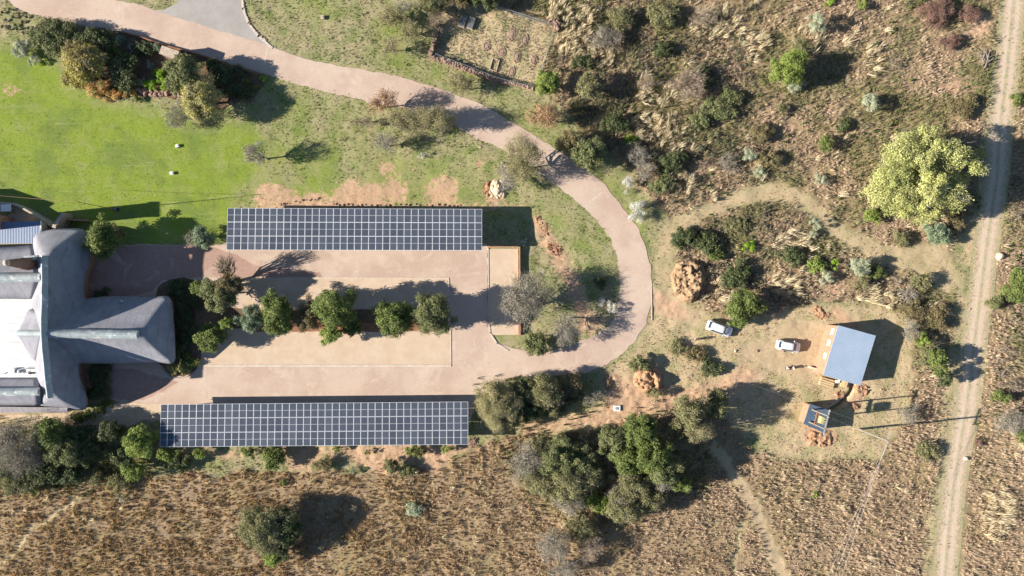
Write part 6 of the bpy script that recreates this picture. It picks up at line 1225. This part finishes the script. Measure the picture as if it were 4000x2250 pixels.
T('bright',645,1772,42,28,2.4,'first light green bush along the lower edge of the lower carport'); T('bright',785,1770,36,22,2.2,'second light green bush along the lower carport'); T('green',975,1765,32,26,2.4,'third bush along the lower carport, darker green'); T('green',1072,1788,46,42,3.0,'fourth and largest bush along the lower carport'); T('bright',1312,1752,18,14,1.5,'small bright bush under the middle of the lower carport'); T('brown',1265,1815,40,28,1.6,'brown bush on the red bank below the lower carport'); T('green',1434,1766,12,12,1.2,'tiny green bush on the red bank'); T('olivegreen',1528,1820,26,38,2.4,'upright olive bush on the red bank'); T('green',1625,1762,38,26,2.2,'green bush under the right part of the lower carport'); T('bright',1742,1752,28,14,1.6,'small yellow-green bush near the right end of the lower carport'); T('olivegreen',1590,1838,48,20,1.4,'low green bush below the upright olive one'); T('bluegreen',1380,1840,14,16,1.2,'small blue-green bush in the grass below the bank'); T('green',1107,1885,16,14,1.0,'small green bush in the lower veld'); T('silver',1620,1990,44,30,1.0,'pale grey-green low shrub in the lower veld'); T('silver',1195,2130,14,14,.8,'tiny silver shrub right of the big dark tree') if False else None
T('bareolive',1945,1580,80,92,6.6,'olive-grey tree at the right end of the lower carport', K=36, cov=1.1); T('olive',2125,1530,72,62,5.4,'grey-green tree right of the one at the carport end'); T('olive',2160,1600,34,28,3.0,'small pale olive tree at the red soil edge'); T('greybare',2312,1555,40,34,2.6,'bare grey shrub left of the white box'); T('olivegreen',2040,1530,54,60,4.6,'green-brown tree between the two carport-end trees'); T('brown',2230,1500,50,46,3.2,'golden brown shrub by the lower edge of the driveway'); T('olivegreen',2500,1420,44,34,2.2,'olive bush above the red-brown soil heap'); T('olive',2560,1535,40,22,2.2,'grey-olive bush below the red-brown soil heap')
T('olive',2120,1740,60,44,5.0,'olive tree at the top left of the big thicket'); T('greybare',2060,1800,70,88,6.2,'bare grey tree on the left side of the big thicket'); T('olivegreen',2180,1790,72,78,6.8,'yellow-olive tree in the upper part of the big thicket'); T('olive',2230,1880,84,78,7.0,'greyish olive tree at the heart of the big thicket'); T('olive',2130,1890,58,54,5.6,'left olive tree of the big thicket'); T('greybare',2220,1960,66,46,5.0,'grey bare tree at the lower left of the big thicket'); T('bright',2350,1965,42,34,2.6,'yellow-green bush at the lower edge of the big thicket')
T('green',2500,1690,74,60,8.2,'upper green tree of the big thicket'); T('green',2540,1780,78,70,8.8,'dense green tree at the right of the big thicket'); T('olivegreen',2600,1840,66,62,7.6,'right lower green tree of the big thicket'); T('green',2655,1890,44,34,5.6,'small green tree at the lower right tip of the big thicket'); T('greybare',2580,1880,40,34,6.4,'grey tree nested in the right lower green trees'); T('olive',2440,1980,84,60,5.6,'wide grey-olive tree at the bottom of the big thicket'); T('greybare',2430,1950,60,54,5.2,'grey bare tree above the wide grey-olive one')
T('olive',2690,1610,66,66,8.4,'tall olive tree above the big thicket near the red soil'); T('bareolive',2730,1680,56,48,8.0,'olive-grey tree below the tall olive one'); T('olivegreen',2790,1600,44,42,6.6,'green-olive tree right of the tall olive one'); T('olive',2800,1545,46,32,4.6,'upper right olive tree above the thicket')
T('olive',2270,2060,60,44,3.6,'olive tree in the lower veld below the thicket'); T('greybare',2160,2130,74,66,5.6,'bare grey tree in the lower veld'); T('barepink',2310,2140,56,50,4.4,'pinkish bare tree in the lower veld right of the grey one'); T('greybare',2210,2215,60,44,4.2,'bare grey tree at the bottom edge')
T('olive',1040,2060,98,94,7.0,'big dark olive-grey tree alone in the lower veld with a wide shadow', K=40, cov=1.3); T('bright',1070,2170,44,42,4.2,'light green tree at the foot of the big dark olive-grey one'); T('dark',1100,2110,64,54,5.4,'dark tree merged with the big dark olive-grey one'); T('dark',1130,2050,60,56,5.8,'dark shaded tree on the right side of the big dark olive-grey one')
# right edge
T('green',3985,1110,62,66,4.4,'green tree at the right edge of the picture'); T('olivegreen',3890,1180,36,28,2.0,'olive bush left of the green tree at the right edge'); T('greybare',3900,780,30,40,2.0,'grey shrub in the big tree shadow at the right edge') if False else None
T('greybare',3950,1650,72,50,3.2,'bare grey tree right of the track'); T('green',3910,1550,34,28,2.2,'green bush right of the track above the bare grey tree'); T('green',3985,1700,24,30,2.4,'green bush at the right edge beside the bare grey tree'); T('barepink',3960,1515,34,22,1.8,'pinkish shrub right of the track'); T('purple',3822,1728,18,16,1.2,'small purple shrub right of the track'); T('greybare',3550,1625,52,44,2.6,'bare grey shrub left of the track beside the pole shadow'); T('bright',3185,1932,14,14,.9,'tiny lime bush alone in the lower right veld'); T('olive',3620,1760,44,46,1.6,'olive grass shrub left of the track'); T('green',3975,390,22,30,1.6,'green bush at the right edge near the grey-white boulder')
def wood_pile(px, py, label):
    x, y = P2(px, py); r_ = random.Random(5); root = empty('branch_pile', (x, y, 0), label=label, cat='wood pile')
    for k in range(34):
        t = r_.gauss(1.2, .9); L = r_.uniform(.8, 2.3); c = Vector((r_.gauss(0, .45), r_.gauss(0, .6), r_.uniform(.1, .7))); d = Vector((math.cos(t), math.sin(t), r_.uniform(-.2, .2))) * L / 2
        mb = MB(); mb.tube([c - d, c + Vector((0, 0, r_.uniform(-.05, .1))), c + d], [.09, .07, .04], 6); mb.build('branch', M_POLE, root)
wood_pile(3842, 235, 'pile of dead branches left of the dirt track near the top')
# extra crowns that close the thickets
T('olive',2090,1850,60,56,5.2,'grey-olive tree left of the thicket heart'); T('olivegreen',2260,1800,70,60,6.4,'olive-green tree between the heart and the top of the big thicket'); T('olivegreen',2400,1720,66,54,6.4,'olive-green tree joining the two halves of the big thicket at the top'); T('olive',2300,1870,62,52,6.2,'olive tree right of the thicket heart'); T('green',2450,1800,60,62,7.2,'green tree left of the dense green one'); T('olive',2480,1890,66,56,6.6,'olive tree below the joint of the big thicket'); T('bright',2290,1935,50,34,3.2,'yellowish bush left of the yellow-green one at the thicket edge'); T('olive',2540,1950,64,44,5.0,'olive tree at the lower right of the thicket'); T('olive',2010,1620,48,44,4.6,'olive tree below the carport-end tree'); T('dark',2070,1600,52,40,4.0,'dark tree right of the carport-end tree')
T('dark',300,1690,44,40,5.0,'dark tree above the very dark one left of the lower carport'); T('olivegreen',20,1830,60,50,4.6,'olive-green tree at the left edge below the big bare one'); T('dark',480,1780,46,44,4.0,'dark tree behind the light green one'); T('dark',270,1850,56,40,3.2,'dark bush at the right foot of the left thicket')

for i, (px, py) in enumerate(sorted([(8,48),(22,78),(38,36),(52,66),(60,98),(74,52),(88,84),(66,112),(104,66),(36,112),(92,128),(112,110),(128,134),(10,104)])): T('dark', px, py, 7, 7, .6, ('1st 2nd 3rd 4th 5th 6th 7th 8th 9th 10th 11th 12th 13th 14th'.split()[i]) + ' from the left, young plant in the grass by the upper left drive', name='young_plant', group='young plants set out in the upper left grass', tw=0)
